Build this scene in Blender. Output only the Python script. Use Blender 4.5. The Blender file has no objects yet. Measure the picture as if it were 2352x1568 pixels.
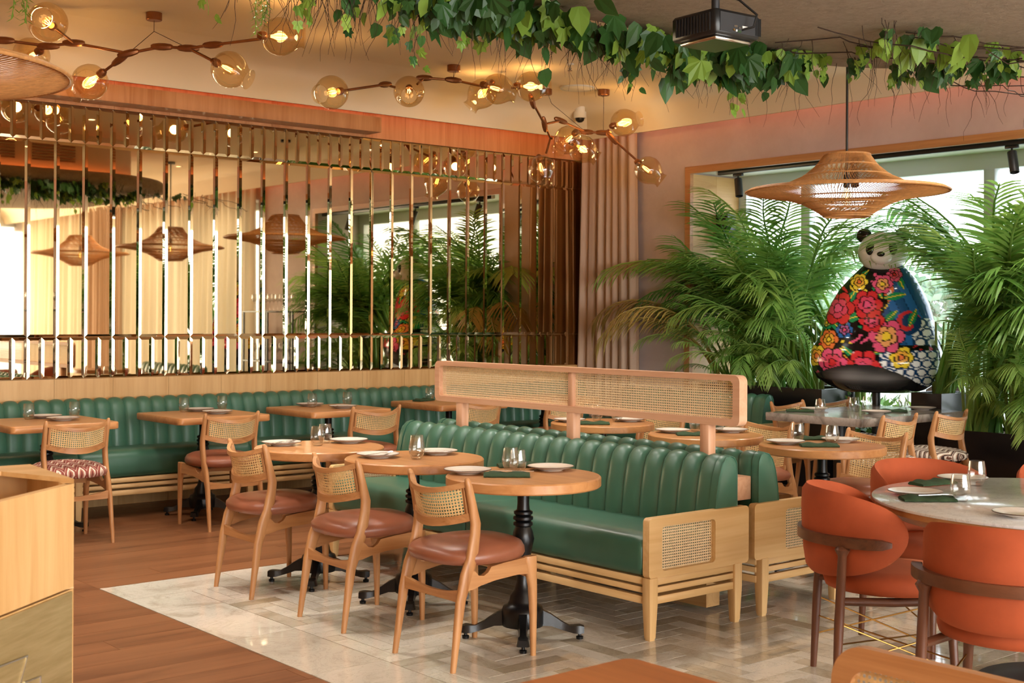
import bpy, math, random
from mathutils import Vector, Matrix
random.seed(7)
S = bpy.context.scene
C = S.collection
PI = math.pi
def R(d): return math.radians(d)

# ------------------------------------------------------------------ camera
cam_d = bpy.data.cameras.new('camera'); cam = bpy.data.objects.new('camera', cam_d); C.objects.link(cam)
FPX, YAW, HOR, ROLL, CAMH = 2988.65, R(49.816), 725.4, R(.306), 1.48
cam_d.sensor_width = 36; cam_d.sensor_fit = 'HORIZONTAL'; cam_d.lens = 36 * FPX / 2352
cam_d.shift_y = -(784 - HOR) / 2352
cam_d.clip_start = .05; cam_d.clip_end = 300
fw = Vector((math.cos(YAW), math.sin(YAW), 0)); rt = Vector((math.sin(YAW), -math.cos(YAW), 0)); up = Vector((0, 0, 1))
r2 = rt * math.cos(ROLL) + up * math.sin(ROLL); u2 = up * math.cos(ROLL) - rt * math.sin(ROLL)
mw = Matrix((r2, u2, -fw)).transposed().to_4x4(); mw.translation = (0, 0, CAMH)
cam.matrix_world = mw
cam_d.dof.use_dof = True; cam_d.dof.focus_distance = 7.0; cam_d.dof.aperture_fstop = 9.0
S.camera = cam

# ------------------------------------------------------------------ world, exposure
S.view_settings.view_transform = 'Standard'; S.view_settings.look = 'None'
S.view_settings.exposure = 0.12; S.view_settings.gamma = 1.0; S.view_settings.use_curve_mapping = False
w = bpy.data.worlds.new('sky'); S.world = w; w.use_nodes = True
nt = w.node_tree; bg = nt.nodes['Background']
SKY = 6.0
tc = nt.nodes.new('ShaderNodeTexCoord'); sep = nt.nodes.new('ShaderNodeSeparateXYZ'); rp = nt.nodes.new('ShaderNodeValToRGB')
nt.links.new(tc.outputs['Generated'], sep.inputs[0]); nt.links.new(sep.outputs['Z'], rp.inputs[0]); nt.links.new(rp.outputs[0], bg.inputs[0])
rp.color_ramp.elements[0].position = 0.0; rp.color_ramp.elements[0].color = (.93, .96, 1, 1)
rp.color_ramp.elements[1].position = .6; rp.color_ramp.elements[1].color = (.74, .86, 1, 1)
bg.inputs[1].default_value = SKY
S.cycles.max_bounces = 5; S.cycles.diffuse_bounces = 3; S.cycles.glossy_bounces = 3
S.cycles.transmission_bounces = 4; S.cycles.transparent_max_bounces = 12
S.cycles.caustics_reflective = False; S.cycles.caustics_refractive = False
S.cycles.sample_clamp_indirect = 6

def light(name, typ, loc, energy, col, rot=(0, 0, 0), **kw):
    d = bpy.data.lights.new(name, typ); d.energy = energy; d.color = col
    for k, v in kw.items(): setattr(d, k, v)
    o = bpy.data.objects.new(name, d); C.objects.link(o); o.location = loc; o.rotation_euler = rot
    return o
# area lamp added inside the unseen glazed front to boost the sky's daylight
light('daylight_front_fill', 'AREA', (3.2, -6.6, 1.75), 1150, (1, .97, .92), (R(90), 0, 0), shape='RECTANGLE', size=10.5, size_y=2.8)

# ------------------------------------------------------------------ helpers
def lin(h):
    h = h.lstrip('#'); o = []
    for i in (0, 2, 4):
        c = int(h[i:i+2], 16) / 255
        o.append(c / 12.92 if c <= .04045 else ((c + .055) / 1.055) ** 2.4)
    return (*o, 1)

class MB:
    def __init__(s): s.v = []; s.f = []
    def add(s, vs, fs):
        b = len(s.v); s.v += [tuple(p) for p in vs]; s.f += [tuple(i + b for i in f) for f in fs]; return s
    def box(s, x0, x1, y0, y1, z0, z1, c=0):
        if c <= 0:
            return s.add([(x0,y0,z0),(x1,y0,z0),(x1,y1,z0),(x0,y1,z0),(x0,y0,z1),(x1,y0,z1),(x1,y1,z1),(x0,y1,z1)],
                         [(0,3,2,1),(4,5,6,7),(0,1,5,4),(1,2,6,5),(2,3,7,6),(3,0,4,7)])
        def rr(a0, a1, b0, b1, z, d):
            return [(a0+d,b0,z),(a1-d,b0,z),(a1,b0+d,z),(a1,b1-d,z),(a1-d,b1,z),(a0+d,b1,z),(a0,b1-d,z),(a0,b0+d,z)]
        def rr2(z, e):
            return rr(x0+e, x1-e, y0+e, y1-e, z, c*.7 if e else c)
        return s.loft([rr2(z0, c*.7), rr2(z0+c, 0), rr2(z1-c, 0), rr2(z1, c*.7)])
    def loft(s, rings, closed=True, cap=True):
        n = len(rings[0]); vs = [p for r in rings for p in r]; fs = []
        for i in range(len(rings)-1):
            for j in range(n if closed else n-1):
                k = (j+1) % n
                fs.append((i*n+j, i*n+k, (i+1)*n+k, (i+1)*n+j))
        if cap:
            fs.append(tuple(range(n-1, -1, -1))); b = (len(rings)-1)*n; fs.append(tuple(range(b, b+n)))
        return s.add(vs, fs)
    def tube(s, path, r, n=8, cap=True):
        P = [Vector(p) for p in path]; m = len(P)
        rs = r if isinstance(r, (list, tuple)) else [r]*m
        T = []
        for i in range(m):
            t = (P[min(i+1, m-1)] - P[max(i-1, 0)])
            T.append(t.normalized() if t.length > 1e-9 else Vector((0, 0, 1)))
        a = Vector((0, 0, 1)) if abs(T[0].z) < .9 else Vector((1, 0, 0))
        N = (a - T[0]*a.dot(T[0])).normalized(); rings = []
        for i in range(m):
            N = (N - T[i]*N.dot(T[i]))
            N = N.normalized() if N.length > 1e-6 else T[i].orthogonal().normalized()
            B = T[i].cross(N)
            rings.append([P[i] + (N*math.cos(q) + B*math.sin(q))*rs[i] for q in [2*PI*k/n for k in range(n)]])
        return s.loft(rings, cap=cap)
    def lathe(s, prof, n=24, o=(0, 0, 0), cap=False, ax=None):
        rings = []
        for r, z in prof:
            ring = [Vector((r*math.cos(2*PI*k/n), r*math.sin(2*PI*k/n), z)) for k in range(n)]
            rings.append([(ax @ p if ax else p) + Vector(o) for p in ring])
        return s.loft(rings, cap=cap)
    def lz(s, secs, n=12, pw=2.0):
        # sections stacked upward: (cx, cy, z, rx, ry)
        rings = []
        for cx, cy, z, rx, ry in secs:
            ring = []
            for k in range(n):
                t = 2*PI*k/n + PI/n; c, d = math.cos(t), math.sin(t)
                ring.append((cx + rx*math.copysign(abs(c)**(2/pw), c), cy + ry*math.copysign(abs(d)**(2/pw), d), z))
            rings.append(ring)
        return s.loft(rings)
    def prism(s, poly, a, b, axis='y'):
        f = {'y': lambda p, t: (p[0], t, p[1]), 'x': lambda p, t: (t, p[0], p[1]), 'z': lambda p, t: (p[0], p[1], t)}[axis]
        return s.loft([[f(p, a) for p in poly], [f(p, b) for p in poly]])
    def frame(s, outer, inner, a, b, axis='y'):
        f = {'y': lambda p, t: (p[0], t, p[1]), 'x': lambda p, t: (t, p[0], p[1]), 'z': lambda p, t: (p[0], p[1], t)}[axis]
        n = len(outer)
        vs = [f(p, t) for t in (a, b) for L in (outer, inner) for p in L]; fs = []
        for j in range(n):
            k = (j+1) % n
            fs += [(j, k, n+k, n+j), (2*n+j, 3*n+j, 3*n+k, 2*n+k), (j, 2*n+j, 2*n+k, k), (n+j, n+k, 3*n+k, 3*n+j)]
        return s.add(vs, fs)
    def cane(s, nu, nv, fn, hole=.3):
        # woven sheet: nu x nv cells, octagonal holes; fn(u,v) maps to space
        idx = {}
        vs = []; fs = []
        for j in range(nv+1):
            for i in range(nu+1):
                idx[i, j] = len(vs); vs.append(fn(i/nu, j/nv))
        for j in range(nv):
            for i in range(nu):
                b = len(vs)
                for k in range(8):
                    t = PI/8 + k*PI/4
                    vs.append(fn((i+.5+hole*math.cos(t))/nu, (j+.5+hole*math.sin(t))/nv))
                c = [idx[i+1, j+1], idx[i, j+1], idx[i, j], idx[i+1, j]]
                o = lambda k: b + k % 8
                for q in range(4):
                    fs.append((c[q], o(2*q+1), o(2*q)))
                    fs.append((c[q], c[(q+1) % 4], o(2*q+2), o(2*q+1)))
        return s.add(vs, fs)
    def mesh(s, name, m, ang=40):
        me = bpy.data.meshes.new(name); me.from_pydata(s.v, [], s.f); me.update()
        if m: me.materials.append(m)
        if ang:
            me.polygons.foreach_set('use_smooth', [True]*len(me.polygons))
            if ang < 180: me.set_sharp_from_angle(angle=R(ang))
        return me
def link(name, me, parent=None, loc=None, rot=None):
    o = bpy.data.objects.new(name, me); C.objects.link(o)
    if parent is not None: o.parent = parent
    if loc is not None: o.location = loc
    if rot is not None: o.rotation_euler = rot
    return o
def ob(name, mb, m, parent=None, ang=40, loc=None, rot=None):
    return link(name, mb.mesh(name, m, ang), parent, loc, rot)
def tag(o, label=None, cat=None, group=None, kind=None):
    if label: o['label'] = label
    if cat: o['category'] = cat
    if group: o['group'] = group
    if kind: o['kind'] = kind
    return o
def thing(name, label, cat, loc=(0, 0, 0), rz=0, group=None):
    o = bpy.data.objects.new(name, None); C.objects.link(o); o.empty_display_size = .1
    o.location = loc; o.rotation_euler = (0, 0, rz)
    return tag(o, label, cat, group)
def copy_tree(o, label=None, loc=None, rz=None, parent=None):
    c = o.copy(); C.objects.link(c); c.parent = parent
    if label: c['label'] = label
    if loc is not None: c.location = loc
    if rz is not None: c.rotation_euler = (0, 0, rz)
    for ch in list(o.children): copy_tree(ch, parent=c)
    return c
def struct(name, mb, m, ang=40):
    return tag(ob(name, mb, m, None, ang), kind='structure')
def rrect(x0, x1, y0, y1, r, n=6):
    pts = []
    for cx, cy, a in ((x1-r, y1-r, 0), (x0+r, y1-r, 90), (x0+r, y0+r, 180), (x1-r, y0+r, 270)):
        for k in range(n+1):
            t = R(a + 90*k/n); pts.append((cx + r*math.cos(t), cy + r*math.sin(t)))
    return pts
def project(x, y, z):
    d = x*fw.x + y*fw.y
    if d < .05: return None
    u = (x*rt.x + y*rt.y)/d*FPX; v = (CAMH-z)/d*FPX
    return 1176+u, HOR+v, d

# ------------------------------------------------------------------ materials
def new_mat(name):
    m = bpy.data.materials.new(name); m.use_nodes = True
    return m, m.node_tree, m.node_tree.nodes['Principled BSDF']
def setp(b, rough=.5, metal=0, spec=.5, **k):
    b.inputs['Roughness'].default_value = rough; b.inputs['Metallic'].default_value = metal
    b.inputs['Specular IOR Level'].default_value = spec
    for q, v in k.items(): b.inputs[q.replace('_', ' ')].default_value = v
def ramp(nt, stops):
    r = nt.nodes.new('ShaderNodeValToRGB'); e = r.color_ramp.elements
    while len(e) < len(stops): e.new(.5)
    for i, (p, c) in enumerate(stops): e[i].position = p; e[i].color = c if len(c) == 4 else (*c, 1)
    return r
def coords(nt, scale=(1, 1, 1), rand=0, kind='Object'):
    tc = nt.nodes.new('ShaderNodeTexCoord'); mp = nt.nodes.new('ShaderNodeMapping'); mp.inputs['Scale'].default_value = scale
    nt.links.new(tc.outputs[kind], mp.inputs['Vector'])
    if rand:
        oi = nt.nodes.new('ShaderNodeObjectInfo'); ml = nt.nodes.new('ShaderNodeMath'); ml.operation = 'MULTIPLY'; ml.inputs[1].default_value = rand
        nt.links.new(oi.outputs['Random'], ml.inputs[0])
        cb = nt.nodes.new('ShaderNodeCombineXYZ')
        for i in range(3): nt.links.new(ml.outputs[0], cb.inputs[i])
        nt.links.new(cb.outputs[0], mp.inputs['Location'])
    return mp
def noise(nt, vec, scale, detail=4, rough=.55, dist=0):
    n = nt.nodes.new('ShaderNodeTexNoise'); n.inputs['Scale'].default_value = scale; n.inputs['Detail'].default_value = detail
    n.inputs['Roughness'].default_value = rough; n.inputs['Distortion'].default_value = dist
    nt.links.new(vec.outputs[0], n.inputs['Vector']); return n
def bump(nt, b, src, strength=.2, dist=.01):
    bp = nt.nodes.new('ShaderNodeBump'); bp.inputs['Strength'].default_value = strength; bp.inputs['Distance'].default_value = dist
    nt.links.new(src, bp.inputs['Height']); nt.links.new(bp.outputs[0], b.inputs['Normal'])
def plain(name, col, rough=.5, metal=0, spec=.5, var=0, vs=8, bmp=0, bs=60, **k):
    m, nt, b = new_mat(name); c = lin(col) if isinstance(col, str) else col
    setp(b, rough, metal, spec, **k); b.inputs['Base Color'].default_value = c
    mp = coords(nt)
    if var:
        n = noise(nt, mp, vs)
        r = ramp(nt, [(.3, tuple(x*(1-var) for x in c[:3])), (.7, tuple(min(1, x*(1+var)) for x in c[:3]))])
        nt.links.new(n.outputs['Fac'], r.inputs[0]); nt.links.new(r.outputs[0], b.inputs['Base Color'])
    if bmp:
        n2 = noise(nt, mp, bs, 3); bump(nt, b, n2.outputs['Fac'], bmp, .004)
    return m
def wood(name, light_c, dark_c, axis='z', rough=.42, freq=26, rand=9, spec=.4, coat=0):
    m, nt, b = new_mat(name); setp(b, rough, 0, spec)
    if coat: b.inputs['Coat Weight'].default_value = coat; b.inputs['Coat Roughness'].default_value = .15
    sc = {'x': (1.1, freq, freq), 'y': (freq, 1.1, freq), 'z': (freq, freq, 1.1)}[axis]
    mp = coords(nt, sc, rand)
    n = noise(nt, mp, 1.0, 6, .6, .9); n2 = noise(nt, mp, .22, 2, .5, .5)
    mx = nt.nodes.new('ShaderNodeMath'); mx.operation = 'MULTIPLY_ADD'; mx.inputs[1].default_value = .55
    nt.links.new(n.outputs['Fac'], mx.inputs[0])
    m2 = nt.nodes.new('ShaderNodeMath'); m2.operation = 'MULTIPLY'; m2.inputs[1].default_value = .45
    nt.links.new(n2.outputs['Fac'], m2.inputs[0]); nt.links.new(m2.outputs[0], mx.inputs[2])
    a, d = lin(light_c), lin(dark_c); mid = tuple((x*.6+y*.4) for x, y in zip(a, d))
    r = ramp(nt, [(.33, d), (.48, mid), (.62, a)])
    nt.links.new(mx.outputs[0], r.inputs[0]); nt.links.new(r.outputs[0], b.inputs['Base Color'])
    bump(nt, b, n.outputs['Fac'], .08, .003)
    return m
M = {}
for ax in 'xyz':
    M['chair_wood_'+ax] = wood('chair_oak_'+ax, '#c28d5c', '#935d31', ax, .4)
    M['sofa_wood_'+ax] = wood('sofa_oak_'+ax, '#e3bd86', '#cfa165', ax, .45)
    M['screen_wood_'+ax] = wood('screen_oak_'+ax, '#d8a988', '#c18c68', ax, .5)
    M['walnut_'+ax] = wood('walnut_'+ax, '#6a3f29', '#3d2216', ax, .38)
    M['table_wood_'+ax] = wood('table_oak_'+ax, '#c78d58', '#a4693a', ax, .34, 20, coat=.15)
    M['panel_wood_'+ax] = wood('panel_oak_'+ax, '#d3a973', '#b98b52', ax, .48, 18)
M['floor_wood'] = wood('floor_oak', '#8f5d3c', '#653c24', 'x', .33, 14, 23, .45)
M['soffit_wood'] = wood('soffit_oak', '#cf9464', '#b0703f', 'z', .5, 18)
M['fg_wood'] = wood('front_table_oak', '#a8673c', '#834a28', 'y', .38, 14)
M['green'] = plain('green_leather', '#3b6551', .40, 0, .5, .10, 5, .05, 140, Coat_Weight=.12, Coat_Roughness=.25)
M['brown'] = plain('brown_leather', '#8b523a', .34, 0, .5, .12, 7, .05, 120)
M['velvet'] = plain('orange_velvet', '#a34c2b', .8, 0, .25, .10, 9, .05, 200, Sheen_Weight=.3, Sheen_Roughness=.4)
M['velvet'].node_tree.nodes['Principled BSDF'].inputs['Sheen Tint'].default_value = lin('#ff9a6a')
M['iron'] = plain('black_cast_iron', '#121214', .32, .3, .5, .2, 14, .1, 60)
M['black'] = plain('black_plastic', '#151515', .4, 0, .5)
M['darkgrey'] = plain('dark_grey_metal', '#3a3a3c', .45, .5, .5)
M['planter'] = plain('black_planter', '#1d1a1b', .25, .0, .5, .1, 3)
M['cane'] = plain('cane_weave', '#dcb981', .55, 0, .3, .14, 90, .25, 300)
M['cane_warm'] = plain('cane_weave_pale', '#ead0a6', .55, 0, .3, .12, 90, .25, 300)
M['rattan'] = plain('rattan_sticks', '#c08850', .5, 0, .4, .2, 30)
M['rattan_dark'] = plain('rattan_cord', '#a06a3a', .6, 0, .3, .2, 60, .3, 200)
M['ceramic'] = plain('grey_white_ceramic', '#d9cdbf', .25, 0, .5, .05, 20)
M['ceramic_rim'] = plain('brown_rim_glaze', '#5c4638', .3, 0, .5)
M['steel'] = plain('cutlery_steel', '#c8c6c2', .18, 1, .5)
M['napkin'] = plain('green_napkin_linen', '#35472f', .85, 0, .2, .15, 30, .2, 300)
M['bronze'] = plain('brushed_bronze', '#8f5c3a', .35, .85, .5, .1, 20)
M['brass'] = plain('brass_rod', '#b58c4c', .3, 1, .5)
M['ceiling'] = plain('ceiling_paint', '#eadabf', .9, 0, .2, .02, 1)
M['white'] = plain('white_paint', '#e9e6df', .6, 0, .4)
M['frame_white'] = plain('window_frame_white', '#cfd2d2', .5, 0, .4)
M['soil'] = plain('soil', '#4a3526', .95, 0, .1, .3, 30)
M['stem'] = plain('palm_stem', '#8aa055', .6, 0, .3, .2, 10)
M['twig'] = plain('dark_twig', '#3b2c22', .8, 0, .2)
M['outside'] = plain('terrace_paving', '#d8d2c4', .9, 0, .2)

def leafmat(name, c1, c2, trans=.35, rough=.4):
    m, nt, b = new_mat(name); setp(b, rough, 0, .4)
    mp = coords(nt, (1, 1, 1), 5); n = noise(nt, mp, 3.0, 2)
    oi = nt.nodes.new('ShaderNodeObjectInfo')
    mx = nt.nodes.new('ShaderNodeMath'); mx.operation = 'MULTIPLY_ADD'; mx.inputs[1].default_value = .5
    nt.links.new(oi.outputs['Random'], mx.inputs[0])
    m2 = nt.nodes.new('ShaderNodeMath'); m2.operation = 'MULTIPLY'; m2.inputs[1].default_value = .6
    nt.links.new(n.outputs['Fac'], m2.inputs[0]); nt.links.new(m2.outputs[0], mx.inputs[2])
    r = ramp(nt, [(.15, lin(c1)), (.85, lin(c2))]); nt.links.new(mx.outputs[0], r.inputs[0]); nt.links.new(r.outputs[0], b.inputs['Base Color'])
    t = nt.nodes.new('ShaderNodeBsdfTranslucent'); nt.links.new(r.outputs[0], t.inputs[0])
    ms = nt.nodes.new('ShaderNodeMixShader'); ms.inputs[0].default_value = trans
    nt.links.new(b.outputs[0], ms.inputs[1]); nt.links.new(t.outputs[0], ms.inputs[2])
    nt.links.new(ms.outputs[0], nt.nodes['Material Output'].inputs[0])
    return m
M['palm'] = leafmat('palm_leaf', '#45863a', '#9cc464', .5)
M['palm_light'] = leafmat('palm_leaf_light', '#5f9a3e', '#b9d272', .5)
M['palm_dry'] = leafmat('palm_leaf_dry', '#9c7a3e', '#b9a35a', .3)
M['bush'] = leafmat('bush_leaf', '#5f8f35', '#a9bd5c', .4)
M['ivy'] = leafmat('ivy_leaf', '#1b3d1f', '#40692c', .3)
M['ivy_young'] = leafmat('ivy_leaf_young', '#648f33', '#9cb94c', .45)
M['tree'] = leafmat('tree_leaf', '#4f6b46', '#8fa380', .2)

def glassmat(name, tint, edge=.5, rough=.02, lo=.04, blend=.35):
    m, nt, b = new_mat(name); nt.nodes.remove(b)
    tr = nt.nodes.new('ShaderNodeBsdfTransparent'); tr.inputs[0].default_value = tint
    gl = nt.nodes.new('ShaderNodeBsdfGlossy'); gl.inputs['Roughness'].default_value = rough
    ms = nt.nodes.new('ShaderNodeMixShader')
    lw = nt.nodes.new('ShaderNodeLayerWeight'); lw.inputs[0].default_value = blend
    mr = nt.nodes.new('ShaderNodeMapRange'); mr.inputs['To Min'].default_value = lo; mr.inputs['To Max'].default_value = edge
    nt.links.new(lw.outputs['Facing'], mr.inputs[0]); nt.links.new(mr.outputs[0], ms.inputs[0])
    nt.links.new(tr.outputs[0], ms.inputs[1]); nt.links.new(gl.outputs[0], ms.inputs[2])
    nt.links.new(ms.outputs[0], nt.nodes['Material Output'].inputs[0])
    return m
M['tumbler'] = glassmat('clear_tumbler_glass', (.96, .96, .95, 1), .55, .02)
M['pane'] = glassmat('window_glass', (.95, .97, .97, 1), .3, .0, .03, .2)
M['amber'] = glassmat('amber_blown_glass', (.97, .85, .63, 1), .55, .03, .05)
M['bulb'] = glassmat('bulb_glass', (1, .9, .7, 1), .3, .02)
def emit(name, col, st):
    m, nt, b = new_mat(name); nt.nodes.remove(b); e = nt.nodes.new('ShaderNodeEmission')
    e.inputs[0].default_value = (*col, 1); e.inputs[1].default_value = st
    nt.links.new(e.outputs[0], nt.nodes['Material Output'].inputs[0]); return m
M['filament'] = emit('glowing_filament', (1, .55, .2), 9)
M['led'] = emit('orange_led_strip', (1, .24, .08), 6)
M['downlight'] = emit('downlight_lens', (1, .72, .42), 8)

# bevelled bronze mirror
m, nt, b = new_mat('bronze_mirror'); setp(b, .02, 1, .5); b.inputs['Base Color'].default_value = (.76, .60, .38, 1); M['mirror'] = m
# plaster wall
m, nt, b = new_mat('pink_plaster'); setp(b, .8, 0, .25); mp = coords(nt); n = noise(nt, mp, 1.6, 6, .65, .4)
r = ramp(nt, [(.3, lin('#bba9a4')), (.7, lin('#cfbfba'))]); nt.links.new(n.outputs['Fac'], r.inputs[0]); nt.links.new(r.outputs[0], b.inputs['Base Color'])
n2 = noise(nt, mp, 9, 6); bump(nt, b, n2.outputs['Fac'], .25, .01); M['plaster'] = m
# rough stucco of the ceiling island
m, nt, b = new_mat('rough_stucco'); setp(b, .95, 0, .1); mp = coords(nt, (1, 1, 1)); n = noise(nt, mp, 22, 8, .7, .3)
r = ramp(nt, [(.25, lin('#a99a8a')), (.75, lin('#c9bba9'))]); nt.links.new(n.outputs['Fac'], r.inputs[0]); nt.links.new(r.outputs[0], b.inputs['Base Color'])
bump(nt, b, n.outputs['Fac'], .9, .03); M['stucco'] = m
# marble
def marble(name, c1, c2, c3, rough=.09, rand=37):
    m, nt, b = new_mat(name); setp(b, rough, 0, .5)
    mp = coords(nt, (1, 1, 1), rand); n = noise(nt, mp, 2.2, 7, .62, 1.6); n2 = noise(nt, mp, 5.5, 8, .7, 2.4)
    r = ramp(nt, [(.36, lin(c2)), (.5, lin(c1)), (.66, lin(c1))]); nt.links.new(n.outputs['Fac'], r.inputs[0])
    rv = ramp(nt, [(.485, (1, 1, 1)), (.5, (.45, .42, .38)), (.515, (1, 1, 1))]); nt.links.new(n2.outputs['Fac'], rv.inputs[0])
    mx = nt.nodes.new('ShaderNodeMix'); mx.data_type = 'RGBA'; mx.blend_type = 'MULTIPLY'; mx.inputs[0].default_value = .45
    nt.links.new(r.outputs[0], mx.inputs[6]); nt.links.new(rv.outputs[0], mx.inputs[7])
    oi = nt.nodes.new('ShaderNodeObjectInfo'); rr_ = ramp(nt, [(0, lin(c3)), (.5, (1, 1, 1)), (1, (1, 1, 1))])
    ge = nt.nodes.new('ShaderNodeNewGeometry'); ad = nt.nodes.new('ShaderNodeMath'); ad.operation = 'ADD'
    nt.links.new(oi.outputs['Random'], ad.inputs[0]); nt.links.new(ge.outputs['Random Per Island'], ad.inputs[1])
    fr = nt.nodes.new('ShaderNodeMath'); fr.operation = 'FRACT'; nt.links.new(ad.outputs[0], fr.inputs[0])
    nt.links.new(fr.outputs[0], rr_.inputs[0])
    m2 = nt.nodes.new('ShaderNodeMix'); m2.data_type = 'RGBA'; m2.blend_type = 'MULTIPLY'; m2.inputs[0].default_value = 1
    nt.links.new(mx.outputs[2], m2.inputs[6]); nt.links.new(rr_.outputs[0], m2.inputs[7])
    nt.links.new(m2.outputs[2], b.inputs['Base Color']); return m
M['tile'] = marble('floor_marble', '#d9cfbf', '#c3b7a4', '#d2cabd', .055)
M['slab'] = marble('white_marble_top', '#f1f1f2', '#dcdcde', '#ffffff', .10)
M['grey_marble'] = marble('grey_marble_top', '#a69a90', '#6d625a', '#ffffff', .12)
M['grout'] = plain('grout', '#6b5c49', .7, 0, .3)
# fabrics of the curtains
def cloth(name, col, trans, rough=.9, weave=True):
    m, nt, b = new_mat(name); setp(b, rough, 0, .1); b.inputs['Base Color'].default_value = lin(col)
    mp = coords(nt, (260, 260, 40)); n = noise(nt, mp, 1, 2); bump(nt, b, n.outputs['Fac'], .1, .002)
    t = nt.nodes.new('ShaderNodeBsdfTranslucent'); t.inputs[0].default_value = lin(col)
    ms = nt.nodes.new('ShaderNodeMixShader'); ms.inputs[0].default_value = trans
    nt.links.new(b.outputs[0], ms.inputs[1]); nt.links.new(t.outputs[0], ms.inputs[2])
    nt.links.new(ms.outputs[0], nt.nodes['Material Output'].inputs[0]); return m
M['curtain'] = cloth('dusty_pink_curtain', '#c6ab96', .08)
M['sheer'] = cloth('cream_sheer_curtain', '#e8dcc6', .33)
# patterned seat fabrics
def zigzag(name, cols, kx, ky, amp):
    m, nt, b = new_mat(name); setp(b, .85, 0, .2)
    tc = nt.nodes.new('ShaderNodeTexCoord'); sp = nt.nodes.new('ShaderNodeSeparateXYZ'); nt.links.new(tc.outputs['Object'], sp.inputs[0])
    def mth(op, a, bb=None, c=None):
        q = nt.nodes.new('ShaderNodeMath'); q.operation = op
        for i, x in enumerate((a, bb, c)):
            if x is None: continue
            if isinstance(x, (int, float)): q.inputs[i].default_value = x
            else: nt.links.new(x, q.inputs[i])
        return q.outputs[0]
    pp = mth('PINGPONG', mth('MULTIPLY', sp.outputs['Y'], kx), .5)
    t = mth('FRACT', mth('MULTIPLY_ADD', pp, amp, mth('MULTIPLY', sp.outputs['X'], ky)))
    n = nt.nodes.new('ShaderNodeTexNoise'); n.inputs['Scale'].default_value = 25; nt.links.new(tc.outputs['Object'], n.inputs['Vector'])
    t = mth('FRACT', mth('MULTIPLY_ADD', n.outputs['Fac'], .25, t))
    r = ramp(nt, [(p, lin(c)) for p, c in cols]); r.color_ramp.interpolation = 'CONSTANT'
    nt.links.new(t, r.inputs[0]); nt.links.new(r.outputs[0], b.inputs['Base Color']); return m
M['zig'] = zigzag('red_zigzag_fabric', [(0, '#dccbb8'), (.22, '#8c4a40'), (.5, '#c9a995'), (.58, '#7a3b34'), (.8, '#a8705f')], 14, 11, 1.5)
M['zebra'] = zigzag('brown_zebra_fabric', [(0, '#e3d8c8'), (.4, '#6a4436'), (.55, '#cdbba8'), (.65, '#3d2a24'), (.85, '#a78672')], 5, 26, 2.0)
# brushed brass panel
m, nt, b = new_mat('brushed_brass_sheet'); setp(b, .38, .75, .5); mp = coords(nt, (6, 6, 60)); n = noise(nt, mp, 1, 5)
r = ramp(nt, [(.3, lin('#b7a06e')), (.7, lin('#d2bd8c'))]); nt.links.new(n.outputs['Fac'], r.inputs[0]); nt.links.new(r.outputs[0], b.inputs['Base Color']); M['brass_sheet'] = m
# painted statue (colours stored per vertex)
m, nt, b = new_mat('painted_lacquer'); setp(b, .12, 0, .5); at = nt.nodes.new('ShaderNodeAttribute'); at.attribute_name = 'Col'
nt.links.new(at.outputs['Color'], b.inputs['Base Color']); M['lacquer'] = m
# ------------------------------------------------------------------ the setting
YM, XW, ZC = 9.70, 9.20, 3.58           # mirror plane, window wall plane, ceiling
def inframe(x, y, z=0, mrg=60):
    p = project(x, y, z)
    return p and -mrg < p[0] < 2352+mrg and -mrg < p[1] < 1568+mrg and p[2]
floor = struct('floor', MB().box(-2.6, 10.0, -7, 9.85, -.12, -.004), M['grout'], 0)
MX0, MX1, MY1 = 2.83, 7.2, 6.785          # marble carpet in the wooden floor
def clip(x0, x1, y0, y1, rg):
    a, b, c, d = max(x0, rg[0]), min(x1, rg[1]), max(y0, rg[2]), min(y1, rg[3])
    return (a, b, c, d) if b-a > .006 and d-c > .006 else None
def lay(pieces, name, mat_, fieldname, fmat, parent=floor, limit=300):
    g = .0019 if 'marble' in name else .0009
    seen = []; rest = []
    for p in pieces:
        d = inframe((p[0]+p[1])/2, (p[2]+p[3])/2)
        (seen if d else rest).append((d or 99, p))
    seen.sort(key=lambda q: q[0])
    for d, p in seen[:limit]:
        ob(name, MB().box(p[0]+g, p[1]-g, p[2]+g, p[3]-g, -.01, random.uniform(-.0004, .0004)), mat_, parent, 0)
    mb = MB()
    for d, p in seen[limit:]+rest: mb.box(p[0]+g, p[1]-g, p[2]+g, p[3]-g, -.01, 0)
    if mb.v: tag(ob(fieldname, mb, fmat, parent, 0), kind='stuff')
# marble border slabs and herringbone tiles
BW = .36
pieces = []
y = -6.9
while y < MY1-BW:
    pieces += [(MX0, MX0+BW, y, min(y+.72, MY1-BW)), (MX1-BW, MX1, y, min(y+.72, MY1-BW))]; y += .72
x = MX0
while x < MX1: pieces.append((x, min(x+.72, MX1), MY1-BW, MY1)); x += .72
TW, TN = .09, 4
rg = (MX0+BW, MX1-BW, -6.9, MY1-BW)
for i in range(-40, 160):
    for k in range(-30, 30):
        bx_, by_ = rg[0]+(i+2*TN*k)*TW, rg[3]-.05-12.6+i*TW
        for t in ((bx_, bx_+TN*TW, by_, by_+TW), (bx_+TN*TW, bx_+(TN+1)*TW, by_-(TN-1)*TW, by_+TW)):
            c = clip(*t, rg)
            if c: pieces.append(c)
lay(pieces, 'marble_tile', M['tile'], 'marble_tile_field', M['tile'])
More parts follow.
